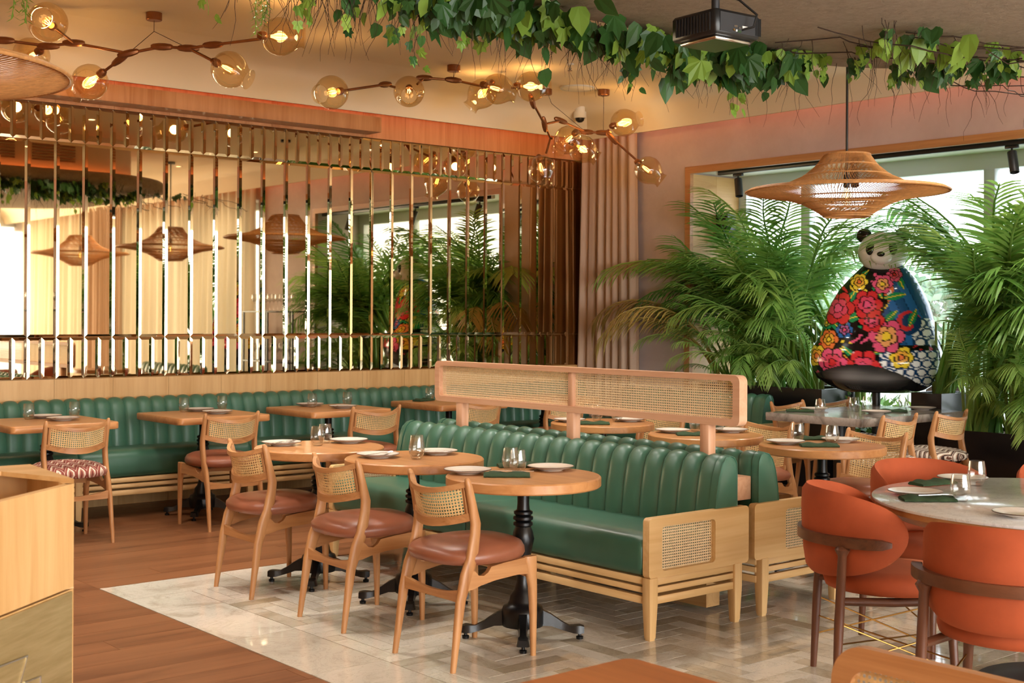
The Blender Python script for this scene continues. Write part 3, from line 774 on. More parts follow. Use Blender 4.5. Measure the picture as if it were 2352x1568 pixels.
# white round table
t = thing('white_table', 'large round table with glossy white marble top and dark oak rim', 'table', (*BT, 0))
ci = lambda r, z: [(r*math.cos(2*PI*k/96), r*math.sin(2*PI*k/96), z) for k in range(96)]
ob('marble_top', MB().loft([ci(.768, .738), ci(.77, .741), ci(.77, .748), ci(.767, .75)]), M['slab'], t, 40)
ob('oak_rim', MB().loft([ci(.60, .668), ci(.70, .680), ci(.758, .715), ci(.762, .738)]), M['table_wood_x'], t, 40)
ob('pedestal', MB().lathe([(.36, .0), (.36, .015), (.12, .06), (.08, .2), (.09, .55), (.2, .668)], 48), M['darkgrey'], t, 50)
# table corner in the foreground
t = thing('front_table', 'blurred brown oak table corner at the bottom edge of the picture', 'table', (1.62, 1.59, 0))
ob('table_top', slab(rrect(-.38, .38, -.38, .38, .03), .705, .75, .004), M['fg_wood'], t, 40)
iron_base(t, ra)

# ------------------------------------------------------------------ tableware
def lathe_obj(name, prof, m, n=28, ang=40): return MB().lathe(prof, n).mesh(name, m, ang)
ME = {}
ME['plate'] = lathe_obj('plate', [(.001, .004), (.06, .004), (.075, .008), (.108, .018), (.110, .020), (.108, .0215), (.074, .012), (.058, .0085), (.001, .0085)], M['ceramic'], 40)
ME['plate_rim'] = lathe_obj('plate_rim', [(.1075, .0205), (.1102, .0185), (.1112, .0205), (.1090, .0222), (.1075, .0205)], M['ceramic_rim'], 40)
ME['plate_foot'] = lathe_obj('plate_foot', [(.001, .0), (.055, .0), (.06, .005), (.001, .0052)], M['ceramic'], 32)
ME['tumbler'] = lathe_obj('tumbler', [(.001, .0), (.024, .0), (.027, .003), (.038, .030), (.041, .050), (.0395, .070), (.033, .108), (.0315, .109), (.0378, .069), (.0392, .050), (.036, .032), (.022, .014), (.001, .013)], M['tumbler'], 28, 30)
def napkin_mesh():
    rows = []
    for i in range(15):
        x = -.105+.21*i/14; wv = .004*math.sin(i*1.7)
        top = .020 - .004*math.cos(i*.9)
        rows.append([(x, -.042+wv, .002), (x, .042+wv, .002), (x, .045+wv, .008), (x, .034-wv, top), (x, .012, top+.003*math.sin(i)), (x, -.012, top-.003), (x, -.032+wv, top*.8), (x, -.045+wv, .008)])
    return MB().loft(rows).mesh('napkin', M['napkin'], 50)
ME['napkin'] = napkin_mesh()
fk = MB().loft([[(x, -w_, z), (x, w_, z), (x, w_, z+.0022), (x, -w_, z+.0022)] for x, w_, z in ((-.095, .006, .004), (-.05, .0048, .005), (.02, .003, .008), (.04, .006, .007), (.055, .011, .005), (.06, .011, .005))])
for q in (-.0092, -.003, .0032, .0094): fk.tube([(.058, q, .006), (.075, q, .0055), (.098, q, .011)], [.0017, .0016, .001], 5)
ME['fork'] = fk.mesh('fork', M['steel'], 40)
ME['knife'] = MB().loft([[(x, -a, z), (x, b_, z), (x, b_, z+h), (x, -a, z+h)] for x, a, b_, z, h in ((-.10, .006, .006, .004, .004), (-.02, .005, .005, .004, .004), (.0, .004, .004, .004, .003), (.02, .004, .010, .004, .002), (.08, .003, .009, .004, .0015), (.105, .001, .002, .004, .001))]).mesh('knife', M['steel'], 40)
def put(kind, x, y, label, rz=0, z=.75, tilt=0, group=None):
    if kind == 'plate':
        t = thing('plate', label, 'plate', (x, y, z), rz, 'stoneware plates')
        link('dish', ME['plate'], t); link('rim', ME['plate_rim'], t); link('foot_ring', ME['plate_foot'], t); return t
    o = link(kind, ME[kind], None, (x, y, z), (0, tilt, rz))
    return tag(o, label, {'tumbler': 'glass', 'napkin': 'napkin', 'fork': 'fork', 'knife': 'knife'}[kind], {'tumbler': 'glass tumblers', 'napkin': 'green napkins', 'fork': 'forks', 'knife': 'knives'}[kind])
def setting(where, items):
    for kind, x, y, which, rz in items:
        nm = {'plate': 'pale stoneware plate', 'tumbler': 'clear glass tumbler', 'napkin': 'folded dark green napkin', 'fork': 'steel fork', 'knife': 'steel knife'}[kind]
        zz = .762 if kind in ('fork', 'knife') and 'plate' in which else (.768 if kind in ('fork', 'knife') else .75)
        put(kind, x, y, f'{nm} {which} on {where}', R(rz), zz + (.0 if kind not in ('fork', 'knife') else .0))
setting('the nearest round table', [('plate', 3.74, 4.74, 'at the left', 0), ('plate', 4.13, 4.60, 'at the right', 0), ('tumbler', 3.965, 4.70, 'standing behind the other', 0), ('tumbler', 3.925, 4.60, 'standing in front', 0),
        ('napkin', 3.80, 4.53, 'in front of the glasses', -40), ('napkin', 4.09, 4.78, 'behind the right plate', -30), ('knife', 3.83, 4.535, 'lying over the front napkin', -40)])
setting('the middle front-row table', [('plate', 3.795, 5.555, 'at the left', 0), ('plate', 4.13, 5.50, 'at the right', 0), ('tumbler', 3.905, 5.37, 'standing in front', 0), ('tumbler', 3.99, 5.485, 'standing behind', 0),
        ('fork', 3.80, 5.56, 'across the left plate', 10), ('fork', 4.12, 5.50, 'across the right plate', 160)])
setting('the far left front-row table', [('plate', 3.72, 6.40, 'at the left', 0), ('plate', 4.10, 6.30, 'at the right', 0), ('tumbler', 3.865, 6.255, 'standing in front', 0), ('tumbler', 3.98, 6.36, 'standing behind', 0),
        ('fork', 3.73, 6.40, 'across the left plate', 15), ('knife', 3.70, 6.37, 'across the left plate', 15)])
setting('the leftmost square table', [('tumbler', 3.245, 9.0, 'at the left', 0), ('tumbler', 3.575, 9.02, 'at the right', 0), ('plate', 3.38, 9.05, 'by the banquette', 0), ('plate', 3.40, 8.78, 'near the chair', 0), ('fork', 3.38, 8.78, 'across the near plate', 200)])
setting('the second square table', [('tumbler', 4.40, 9.0, 'at the left', 0), ('tumbler', 4.73, 9.03, 'at the right', 0), ('plate', 4.54, 9.03, 'by the banquette', 0), ('plate', 4.53, 8.72, 'near the chair', 0), ('fork', 4.50, 8.72, 'across the near plate', 200)])
setting('the third square table', [('tumbler', 5.43, 8.87, 'at the left', 0), ('tumbler', 5.79, 8.92, 'at the right', 0), ('plate', 5.50, 9.02, 'by the banquette', 0), ('plate', 5.58, 8.66, 'near the chair', 0), ('fork', 5.56, 8.66, 'across the near plate', 200)])
setting('the square table by the screen', [('tumbler', 6.68, 9.0, 'standing alone', 0), ('napkin', 6.60, 8.98, 'beside the tumbler', 20)])
setting('the table under the screen middle', [('plate', 6.12, 6.62, 'at the left', 0), ('napkin', 6.10, 6.36, 'at the front', -40), ('tumbler', 6.34, 6.58, 'at the back', 0), ('tumbler', 6.38, 6.42, 'at the right', 0), ('plate', 6.48, 6.40, 'at the far right', 0)])
setting('the table under the screen end', [('plate', 6.08, 5.62, 'at the left', 0), ('napkin', 6.03, 5.40, 'at the front', -40), ('tumbler', 6.27, 5.60, 'at the back', 0), ('tumbler', 6.30, 5.44, 'at the right', 0), ('plate', 6.40, 5.42, 'at the far right', 0)])
setting('the table right of the sofas', [('plate', 6.06, 4.72, 'at the left', 0), ('napkin', 6.08, 4.50, 'at the front', -40), ('tumbler', 6.25, 4.78, 'at the left', 0), ('tumbler', 6.27, 4.55, 'at the right', 0), ('plate', 6.42, 4.60, 'at the back', 0), ('napkin', 6.40, 4.78, 'behind the glasses', -40)])
setting('the grey marble table', [('napkin', 8.20, 6.25, 'at the left end', -50), ('plate', 8.42, 6.28, 'at the far left', 0), ('tumbler', 8.20, 6.06, 'at the left end', 0), ('tumbler', 8.62, 6.05, 'at the left of the middle pair', 0), ('tumbler', 8.78, 6.04, 'at the right of the middle pair', 0),
        ('plate', 8.55, 5.80, 'at the front', 0), ('napkin', 8.80, 5.82, 'at the front', -50), ('tumbler', 9.22, 6.0, 'at the right end', 0), ('plate', 9.2, 5.82, 'at the right end', 0)])
setting('the white table', [('plate', 4.73, 3.02, 'at the left', 0), ('napkin', 4.63, 2.90, 'in front of the left plate', -40), ('tumbler', 4.72, 2.81, 'nearest the camera', 0), ('napkin', 5.10, 3.17, 'at the far side', -10), ('plate', 5.31, 3.15, 'at the far side', 0),
        ('tumbler', 5.22, 3.03, 'at the back', 0), ('plate', 4.53, 2.44, 'cut by the right edge', 0), ('fork', 4.67, 2.86, 'beside the near napkin', -40)])

# ------------------------------------------------------------------ host stand in the left foreground
t = thing('host_stand', 'open-topped light oak host stand with brushed brass front at the left edge', 'cabinet', (1.28, 3.23, 0))
# plan outline (relative): right-near corner at the origin, front face runs towards the camera
A = Vector((0, 0)); Bp = Vector((-.55, -.455)); Dp = Vector((.03, .39)); Ep = Vector((-.62, .42))
poly = [Bp, A, Dp, Ep]
zt = 1.05; th_ = .022
def wall2(p, q, z0, z1, th, inn):
    d = (q-p).normalized(); n = Vector((-d.y, d.x))*inn*th
    return MB().loft([[(p.x, p.y, z), (q.x, q.y, z), (q.x+n.x, q.y+n.y, z), (p.x+n.x, p.y+n.y, z)] for z in (z0, z1)])
ob('front_board', wall2(Bp, A, .79, zt, th_, 1), M['panel_wood_z'], t, 0)
nrm = Vector(((A-Bp).normalized().y, -(A-Bp).normalized().x))
ob('front_board_low', wall2(Bp+Vector((0, 0)), A, .02, .785, th_, 1), M['panel_wood_z'], t, 0)
bp0, bp1 = Bp + nrm*.001, A - (A-Bp).normalized()*.018 + nrm*.001
br = ob('brass_panel', wall2(bp0, bp1, .03, .782, .006, -1), M['brass_sheet'], t, 0)
dd = (A-Bp).normalized()
def inlay(pts):
    # thin raised strip drawn on the brass panel: (distance from right end, z)
    q = [(A - dd*s_) + nrm*.0078 for s_, z in pts]
    return MB().tube([(p.x, p.y, z) for p, (s_, z) in zip(q, pts)], .0032, 6)
ob('inlay', inlay([(.50, .682), (.34, .678), (.228, .673), (.259, .617), (.33, .49)]), M['steel'], br, 40)
ob('inlay', inlay([(.24, .613), (.17, .609), (.168, .50)]), M['steel'], br, 40)
ob('side_board', wall2(A, Dp, .02, zt, th_, 1), M['panel_wood_z'], t, 0)
ob('rear_board', wall2(Dp, Ep, .02, zt, .05, 1), M['panel_wood_z'], t, 0)
top_ = [(A.x, A.y), (Dp.x, Dp.y), (Ep.x, Ep.y), (Ep.x+.02, Ep.y-.13), (Dp.x-.12, Dp.y-.12)]
ob('top_ledge', MB().prism(top_, zt, zt+.012, 'z'), M['panel_wood_x'], t, 0)
ob('inner_shelf', MB().prism([tuple(Bp+Vector((.03, .05))), tuple(A+Vector((-.03, .02))), tuple(Dp+Vector((-.03, -.02))), tuple(Ep)], .90, .915, 'z'), M['panel_wood_x'], t, 0)
bk = thing('menu_stack', 'pale menu lying inside the oak host stand', 'menu', (.99, 3.40, .916), R(40))
ob('cover', MB().box(-.1, .1, -.15, .15, 0, .012, .002), M['white'], bk); ob('pages', MB().box(-.097, .097, -.147, .147, .0122, .016), M['ceramic'], bk, 0)
# ------------------------------------------------------------------ rattan pendant lamps
def rattan_lamp(label, loc, first=[None], top=ZC):
    # origin at the rim height; the cord reaches up to the ceiling
    if first[0]: return copy_tree(first[0], label, loc)
    t = thing('rattan_pendant', label, 'lamp', loc, 0, 'wide rattan pendant lamps')
    RT, RR, RB = .165, .73, .165
    up_ = [(RT, .268), (.22, .19), (.31, .115), (.43, .062), (.58, .028), (RR, .0)]
    dn_ = [(RR, .0), (.58, -.024), (.43, -.05), (.32, -.085), (.24, -.128), (RB, -.175)]
    for nm, pr, n, tw in (('upper_sticks', up_, 150, .10), ('lower_sticks', dn_, 170, -.20)):
        mb = MB()
        for k in range(n):
            a0 = 2*PI*k/n
            mb.tube([(r*math.cos(a0+tw*i/5), r*math.sin(a0+tw*i/5), z) for i, (r, z) in enumerate(pr)], .0027, 4)
        tag(ob(nm, mb, M['rattan'], t, 80), kind='stuff')
    def hoop(r, z, th, m='rattan'):
        pts = [(r*math.cos(2*PI*k/72), r*math.sin(2*PI*k/72), z) for k in range(73)]
        return ob('hoop', MB().tube(pts, th, 6), M[m], t, 60)
    for r, z, th in ((RT, .27, .008), (.22, .192, .005), (.31, .117, .006), (RR-.03, .010, .011), (RR-.005, .0, .008), (.43, -.046, .005), (.32, -.083, .007), (.24, -.126, .006), (RB, -.177, .009), (RB+.02, -.165, .005)): hoop(r, z, th)
    ob('cord', MB().tube([(0, 0, .10), (0, 0, ZC-loc[2]-.02)], .009, 8), M['black'], t, 60)
    ob('canopy_cap', MB().lathe([(.001, ZC-loc[2]-.03), (.06, ZC-loc[2]-.03), (.06, ZC-loc[2]-.002)], 20), M['black'], t)
    ob('socket', MB().lathe([(.001, .13), (.02, .125), (.024, .06), (.022, .03), (.001, .03)], 14), M['black'], t)
    b = ob('bulb', MB().lathe([(.014, .03), (.02, .01), (.038, -.03), (.042, -.06), (.03, -.09), (.002, -.102)], 16), M['bulb'], t, 60)
    ob('filament', MB().tube([(.008*math.cos(k*2.4), .008*math.sin(k*2.4), .0-.012*(k % 6)) for k in range(14)], .0018, 5), M['filament'], b)
    first[0] = t; return t
LAMPZ = 2.40
rattan_lamp('wide rattan saucer pendant lamp hanging above the grey marble table', (8.0, 5.69, LAMPZ))
rattan_lamp('rattan saucer lamp seen only reflected in the middle of the mirror', (7.98, 2.63, LAMPZ))
rattan_lamp('rattan saucer lamp seen only reflected at the left of the mirror', (7.8, -.1, LAMPZ))
rattan_lamp('dark rattan saucer lamp cut off by the upper left edge of the picture', (1.42, 5.60, 2.45))

# ------------------------------------------------------------------ amber globe chandeliers
GR = .128
def frame_to(d):
    d = Vector(d).normalized(); return d.to_track_quat('Z', 'Y').to_matrix()
GPROF = [(.018, -GR*.985), (.05, -GR*.92), (.085, -GR*.75), (.112, -GR*.48), (.126, -GR*.15), (GR, .0), (.124, .032), (.112, .062), (.094, .090), (.076, .112), (.066, .128), (.064, .142), (.070, .158), (.073, .166)]
me_globe = MB().lathe(GPROF, 32).mesh('globe', M['amber'], 180)
me_sock = MB().lathe([(.001, -.150), (.018, -.150), (.030, -.130), (.030, -.095), (.022, -.085), (.001, -.085)], 16).mesh('socket', M['bronze'], 50)
me_bulb = MB().lathe([(.014, -.088), (.018, -.07), (.030, -.03), (.034, .0), (.028, .03), (.012, .05), (.001, .054)], 16).mesh('bulb', M['bulb'], 180)
fl = MB()
for k in range(5):
    a = 2*PI*k/5; c, s = .014*math.cos(a), .014*math.sin(a)
    fl.tube([(c*.5, s*.5, -.06), (c, s, -.03), (c, s, .018)], .0022, 5)
me_fil = fl.mesh('filament', M['filament'], 60)
def chandelier(label, globes, rods, joints, wires, mounts):
    t = thing('globe_chandelier', label, 'chandelier', mounts[0][:2] + (0,), 0, 'amber globe chandeliers')
    o = Vector((*mounts[0][:2], 0))
    for pos, d in globes:
        mt = frame_to(d)
        g = link('glass_globe', me_globe, t, Vector(pos)-o, mt.to_euler())
        if globes.index((pos, d)) % 2 == 0:
            pl = bpy.data.lights.new('bulb_light', 'POINT'); pl.energy = 4; pl.color = (1, .66, .34); pl.shadow_soft_size = .04
            link('bulb_light', pl, g)
        link('socket', me_sock, g); b = link('bulb', me_bulb, g); link('filament', me_fil, g)
    for a, b_ in rods: ob('rod', MB().tube([Vector(a)-o, Vector(b_)-o], .0105, 8), M['bronze'], t, 60)
    for p, d in joints:
        d = Vector(d).normalized(); p = Vector(p)-o
        ob('joint', MB().tube([p-d*.075, p-d*.06, p-d*.02, p+d*.02, p+d*.06, p+d*.075], [.012, .02, .026, .026, .02, .012], 8), M['bronze'], t, 40)
    for a, b_ in wires: ob('wire', MB().tube([Vector(a)-o, Vector(b_)-o], .0022, 5), M['twig'], t)
    for m_ in mounts:
        p = Vector(m_)-o
        ob('ceiling_mount', MB().lathe([(.001, -.055), (.05, -.055), (.055, -.05), (.055, -.002), (.001, -.002)], 20, (p.x, p.y, ZC)), M['bronze'], t, 40)
V = Vector
def gl(pos, rodpt, mouth=None):
    p = V(pos); d = mouth if mouth else (p - V(rodpt)); return (pos, d)
# left chandelier
a1, a2, a3, a4, a5, a6 = (3.36, 8.98, 3.335), (3.50, 8.88, 3.36), (3.80, 8.66, 3.295), (3.985, 8.52, 3.345), (4.125, 8.40, 3.335), (4.20, 8.18, 3.335)
a0 = (3.10, 9.12, 3.36)
g1, g2, g3, g4, g5 = (3.10, 8.30, 3.345), (3.33, 9.22, 3.30), (3.65, 8.96, 3.118), (4.31, 8.15, 3.175), (4.40, 7.62, 3.33)
def near(g, a, k=.15):
    g, a = V(g), V(a); return tuple(g + (a-g).normalized()*k)
chandelier('amber glass globe chandelier with bronze branches at the upper left',
   [gl(g1, a2), gl(g2, a1), gl(g3, a3), gl(g4, a5), gl(g5, a6, (.6, -.3, .0))],
   [(near(g1, a2), a2), (a0, a1), (a1, a2), (a2, a3), (a3, a4), (a4, a5), (a5, a6), (a6, near(g5, a6)), (near(g4, a5), a5), (near(g3, a3), a3), (near(g2, a1), a1)],
   [(a1, (.3, -.2, 0)), (a2, (.3, -.2, 0)), (a3, (.3, -.2, .1)), (a4, (.3, -.2, 0)), (a5, (.3, -.2, 0)), (a6, (.2, -.3, 0)), (near(g3, a3, .3), V(a3)-V(g3)), (a0, (1, -.6, 0))],
   [((3.94, 8.55, ZC), (3.94, 8.55, 3.45)), ((3.94, 8.55, 3.45), a3), ((3.94, 8.55, 3.45), a5)], [(3.94, 8.55, ZC)])
# right chandelier
b0, b1, b2, b3, b4, b5 = (5.98, 8.68, 3.34), (6.45, 8.79, 3.465), (6.68, 8.69, 3.462), (6.95, 8.66, 3.44), (7.35, 8.45, 3.33), (7.68, 8.66, 3.185)
b6, b7, b8, b9, b10 = (7.86, 8.78, 3.09), (7.93, 8.72, 3.25), (8.28, 8.76, 3.185), (8.41, 8.66, 3.18), (8.46, 8.60, 3.13)
h = dict(a=(5.28, 8.37, 3.156), b=(6.23, 8.70, 3.315), c=(7.05, 8.76, 3.40), d=(6.87, 8.34, 3.363), e=(7.21, 8.31, 3.42), f=(7.93, 8.62, 3.065), g=(8.22, 8.74, 3.02), i=(7.86, 8.90, 2.82), j=(8.52, 8.50, 3.265), k=(8.69, 8.36, 2.83))
camdir = lambda p: (-V(p)+V((0, 0, CAMH))).normalized()
chandelier('amber glass globe chandelier with bronze branches in the ceiling corner',
   [gl(h['a'], b0), (h['b'], camdir(h['b'])+V((0, 0, -.25))), gl(h['c'], b3, (-.3, .5, -.6)), gl(h['d'], b3, (.75, -.5, -.25)), gl(h['e'], b3, (.9, -.5, 0)), gl(h['f'], b6, (-.6, .0, -.5)), gl(h['g'], b8, (.6, -.5, -.5)),
    gl(h['i'], b6, (-.1, -.4, -.9)), gl(h['j'], b9, (.8, -.3, .25)), gl(h['k'], b10, (.6, -.5, -.6))],
   [(near(h['a'], b0), b0), (b0, near(h['b'], b0)), (near(h['b'], b1), b1), (b1, b2), (b2, b3), (b3, near(h['d'], b3)), (b3, near(h['c'], b3)), (near(h['d'], h['e']), near(h['e'], h['d'])), (near(h['e'], b4), b4), (b4, b5), (b5, b6), (b6, near(h['f'], b6)), (b6, near(h['i'], b6)),
    (b5, b7), (b7, b8), (b8, near(h['g'], b8)), (b8, b9), (b9, near(h['j'], b9)), (b9, b10), (b10, near(h['k'], b10))],
   [(b0, (1, .3, .2)), (b1, (1, -.1, .1)), (b2, (1, -.2, 0)), (b4, (.4, .2, -.5)), (b5, (.3, .2, -.5)), (b7, (1, 0, -.2)), (b8, (1, -.5, 0)), (b9, (1, -.6, 0)), (b10, (.3, -.2, -.4))],
   [((8.42, 8.67, ZC), b9), ((6.66, 8.66, ZC), b2), ((8.0, 9.0, ZC), (8.05, 8.98, 3.45)), ((8.05, 8.98, 3.45), b8)], [(8.42, 8.67, ZC), (6.66, 8.66, ZC), (8.0, 9.0, ZC)])

# ------------------------------------------------------------------ ceiling fittings
t = thing('smoke_detector', 'small white smoke detector on the ceiling left of the projector', 'detector', (7.94, 7.52, ZC))
ob('body', MB().lathe([(.001, -.05), (.035, -.05), (.05, -.04), (.06, -.02), (.06, 0)], 24), M['white'], t, 40)
for k in range(8): ob('slot', MB().box(-.006+.047*math.cos(k*PI/4), .006+.047*math.cos(k*PI/4), -.006+.047*math.sin(k*PI/4), .006+.047*math.sin(k*PI/4), -.043, -.036), M['black'], t, 0)
t = thing('dome_camera', 'white security dome camera in the ceiling corner', 'camera', (8.70, 9.29, 3.475))
ob('housing', MB().lathe([(.001, .0), (.062, .0), (.062, -.05), (.055, -.06), (.045, -.06)], 24), M['white'], t, 40)
ob('dome', MB().lathe([(.046, -.057), (.041, -.083), (.022, -.1), (.001, -.104)], 20), M['black'], t, 60)
ob('bracket', MB().lathe([(.05, 0), (.05, .05)], 14), M['white'], t)
t = thing('sprinkler', 'tiny ceiling sprinkler head above the right chandelier', 'sprinkler', (7.35, 7.97, ZC))
ob('rose', MB().lathe([(.001, -.008), (.03, -.008), (.032, 0)], 16), M['white'], t); ob('head', MB().lathe([(.008, -.008), (.008, -.03), (.014, -.034), (.014, -.04), (.004, -.045), (.02, -.055), (.02, -.058), (.001, -.058)], 12), M['steel'], t)
t = thing('ceiling_speaker', 'round flat white ceiling speaker above the right chandelier', 'speaker', (8.16, 8.75, ZC))
ob('grille', MB().lathe([(.001, -.014), (.13, -.014), (.15, -.006), (.155, 0)], 32), M['white'], t, 40); ob('ring', MB().lathe([(.14, -.012), (.158, -.012), (.16, 0)], 32), M['frame_white'], t, 40)
for x, y, lab in ((7.33, 6.98, 'small lit recessed downlight left of the projector'), (4.6, 7.0, 'added fill downlight above the front-row tables'), (3.0, 7.4, 'added fill downlight over the wooden floor'), (8.3, 4.4, 'added fill downlight near the white table'), (8.3, 2.2, 'added fill downlight between two rattan lamps'),
        (1.6, 6.2, 'added fill downlight behind the left rattan lamp'), (.2, 5.0, 'added fill downlight above the left walkway'), (8.3, 0.0, 'added fill downlight by the far cream curtain'), (.4, 2.6, 'added fill downlight beside the ceiling island'), (5.6, 5.7, 'added fill downlight above the cane screen'), (3.2, 5.7, 'added fill downlight behind the ivy rim')):  # beyond the first, all are lamps added out of view to brighten the room
    t = thing('downlight', lab, 'downlight', (x, y, ZC), 0, 'recessed downlights')
    ob('bezel', MB().lathe([(.035, -.004), (.05, -.006), (.055, 0)], 20), M['white'], t); ob('lens', MB().lathe([(.001, -.003), (.035, -.003)], 20), M['downlight'], t)
    sp = light('downlight_beam', 'SPOT', (0, 0, -.02), 200, (1, .94, .85), spot_size=R(125), spot_blend=.9, shadow_soft_size=.12); sp.parent = t
# track lights
t = thing('track_rail', 'black lighting track along the top of the window opening', 'track', (9.30, 6.0, 2.80))
ob('rail', MB().box(-.02, .02, -1.55, 2.03, 0, .045, .002), M['black'], t); ob('end_cap', MB().box(-.019, .019, 2.03, 2.05, .003, .042), M['white'], t, 0)
for lab, yy in (('black cylinder spotlight at the left end of the track', 7.80), ('black cylinder spotlight at the right end of the track', 5.12), ('black cylinder spotlight on the track above the lamp', 6.55)):
    t = thing('track_spot', lab, 'spotlight', (9.30, yy, 2.795), 0, 'track spotlights')
    ob('adapter', MB().box(-.018, .018, -.05, .05, -.02, .004, .002), M['black'], t); ob('yoke', MB().tube([(0, 0, -.01), (0, 0, -.055)], .009, 8), M['black'], t)
    ax = Matrix.Rotation(R(-14), 3, 'X') @ Matrix.Rotation(R(10), 3, 'Y')
    ob('barrel', MB().lathe([(.001, .0), (.034, .0), (.036, -.005), (.036, -.17), (.032, -.172), (.030, -.15), (.001, -.15)], 20, (0, 0, -.045), ax=ax), M['darkgrey'], t, 40)
# wall speaker on the jamb
t = thing('wall_speaker', 'small black speaker on the oak window jamb', 'speaker', (9.62, 8.22, 2.35))
ob('body', MB().box(-.07, .07, -.07, .07, -.12, .12, .01), M['black'], t); ob('grille', MB().box(-.06, .06, -.076, -.0705, -.11, .11), M['darkgrey'], t, 0); ob('bracket', MB().box(-.015, .015, .07, .08, -.02, .02), M['steel'], t, 0)

# ------------------------------------------------------------------ projector under the island
t = thing('projector', 'black ceiling projector with ports hanging under the ivy', 'projector', (4.28, 3.72, 2.665), R(-4))
px_, py_ = .135, .135
ob('body', MB().box(-px_, px_, -py_, py_, 0, .105, .012), M['black'], t)
ob('port_panel', MB().box(-.11, .115, -py_-.003, -py_+.002, .012, .092), M['darkgrey'], t, 0)
pp_ = []
for x, z, w_, h_, mm in ((-.02, .04, .02, .008, 'steel'), (.008, .035, .02, .008, 'steel'), (.035, .04, .03, .012, 'white'), (-.03, .024, .008, .008, 'brass'), (-.015, .022, .008, .008, 'white'), (.002, .02, .02, .009, 'napkin')):
    ob('port', MB().box(x-w_/2, x+w_/2, -py_-.006, -py_-.002, z-h_/2, z+h_/2), M[mm], t, 0)
for k in range(12): ob('vent_fin', MB().box(-px_-.004, -px_, -py_+.03+k*.018, -py_+.038+k*.018, .015, .09), M['darkgrey'], t, 0)
for k in range(6): ob('vent_fin', MB().box(px_-.035+k*.006, px_-.032+k*.006, -py_-.005, -py_, .015, .09), M['black'], t, 0)
ob('lens', MB().lathe([(.04, .0), (.04, .02), (.035, .02), (.03, .008), (.001, .006)], 20, (px_-.002, .05, .05), ax=Matrix.Rotation(R(90), 3, 'Y')), M['darkgrey'], t)
ob('mount', MB().tube([(0, 0, .10), (0, 0, .325)], .018, 10), M['darkgrey'], t)
ob('base_tray', MB().box(-px_*.8, px_*.8, -py_*.8, py_*.8, -.018, .002, .006), M['steel'], t)
ob('cable', MB().tube([(.02, -py_-.002, .03), (.05, -py_-.04, .04), (.06, -py_-.05, .09), (.02, -.12, .16), (-.06, -.04, .2), (-.03, .0, .24), (.0, .01, .31)], .0055, 6), M['black'], t, 60)
# ------------------------------------------------------------------ planters
def planter(label, x0, x1, y0, y1, h):
    t = thing('planter_box', label, 'planter', ((x0+x1)/2, (y0+y1)/2, 0)); a, b = (x1-x0)/2, (y1-y0)/2
    o = [(-a, -b), (a, -b), (a, b), (-a, b)]; i = [(-a+.02, -b+.02), (a-.02, -b+.02), (a-.02, b-.02), (-a+.02, b-.02)]
    ob('box', MB().frame(o, i, 0, h, 'z'), M['planter'], t, 0)
    ob('soil', MB().box(-a+.02, a-.02, -b+.02, b-.02, .05, h-.03), M['soil'], t, 0)
planter('tall glossy black planter box left of the panda statue', 9.30, 9.86, 6.86, 8.24, .86)
planter('black planter box right of the panda statue', 9.42, 9.86, 5.78, 6.06, .87)
planter('low black planter under the palms at the right edge', 9.30, 9.86, 4.46, 5.74, .60)
planter('low black planter with small bushes under the panda statue', 9.66, 9.88, 6.08, 6.84, .52)

# ------------------------------------------------------------------ palms
def frond_mesh(seed, a0, a1, start=.34, npair=27, ll=.30, wmax=.017, droop=.5):
    rnd = random.Random(seed); N = 22; pts = []; x = z = 0; n = N
    for i in range(N+1):
        pts.append(Vector((x, .03*math.sin(i*.3+seed), z))); s = i/N
        a = a0 + (a1-a0)*s**1.5; x += math.sin(a)/N; z += math.cos(a)/N
    mb = MB(); mb.tube(pts[::2], [.011*(1-.85*i/11)+.0012 for i in range(12)][:len(pts[::2])], 5)
    def at(s):
        f = s*N; i = min(int(f), N-1); return pts[i].lerp(pts[i+1], f-i), (pts[min(i+1, N)]-pts[i]).normalized()
    for k in range(npair):
        s = start+(1-start)*(k+.5)/npair
        p, T = at(min(s, .999)); side0 = Vector((0, 1, 0)); nrm = T.cross(side0).normalized()
        prof = math.sin(PI*min(1, .12+.86*(1-(s-start)/(1-start))**.75*.9))**.8
        for sd in (-1, 1):
            L = ll*(.35+.75*prof)*rnd.uniform(.85, 1.12)
            ang = R(rnd.uniform(44, 60))*(1-.35*(s-start)/(1-start))
            d = (T*math.cos(ang) + side0*sd*math.sin(ang) + nrm*-.20 + Vector((rnd.uniform(-.06, .06), rnd.uniform(-.06, .06), rnd.uniform(-.06, .06)))).normalized()
            q = p.copy(); vs = []; seg = 4; sw = d.cross(nrm).normalized()
            dd_ = d.copy()
            for j in range(seg+1):
                w_ = wmax*(.35, 1, .95, .6, .03)[j]*rnd.uniform(.9, 1.1)
                vs += [tuple(q-sw*w_*.5), tuple(q+sw*w_*.5)]
                q = q + dd_*L/seg; dd_ = (dd_ + Vector((0, 0, -droop*.38))).normalized()
            mb.add(vs, [(2*j, 2*j+1, 2*j+3, 2*j+2) for j in range(seg)])
    return mb.mesh('frond', M['palm'], 0)
FR = [frond_mesh(1, R(3), R(100), .42, 25, .20, .013, .5), frond_mesh(2, R(2), R(75), .45, 24, .19, .013, .45), frond_mesh(3, R(4), R(125), .42, 26, .20, .012, .7), frond_mesh(4, R(4), R(92), .36, 25, .22, .014, .55), frond_mesh(5, R(1), R(58), .42, 24, .18, .013, .4), frond_mesh(6, R(6), R(112), .40, 27, .19, .012, .6)]
FRA = [(R(3), R(100)), (R(2), R(75)), (R(4), R(125)), (R(4), R(92)), (R(1), R(58)), (R(6), R(112))]
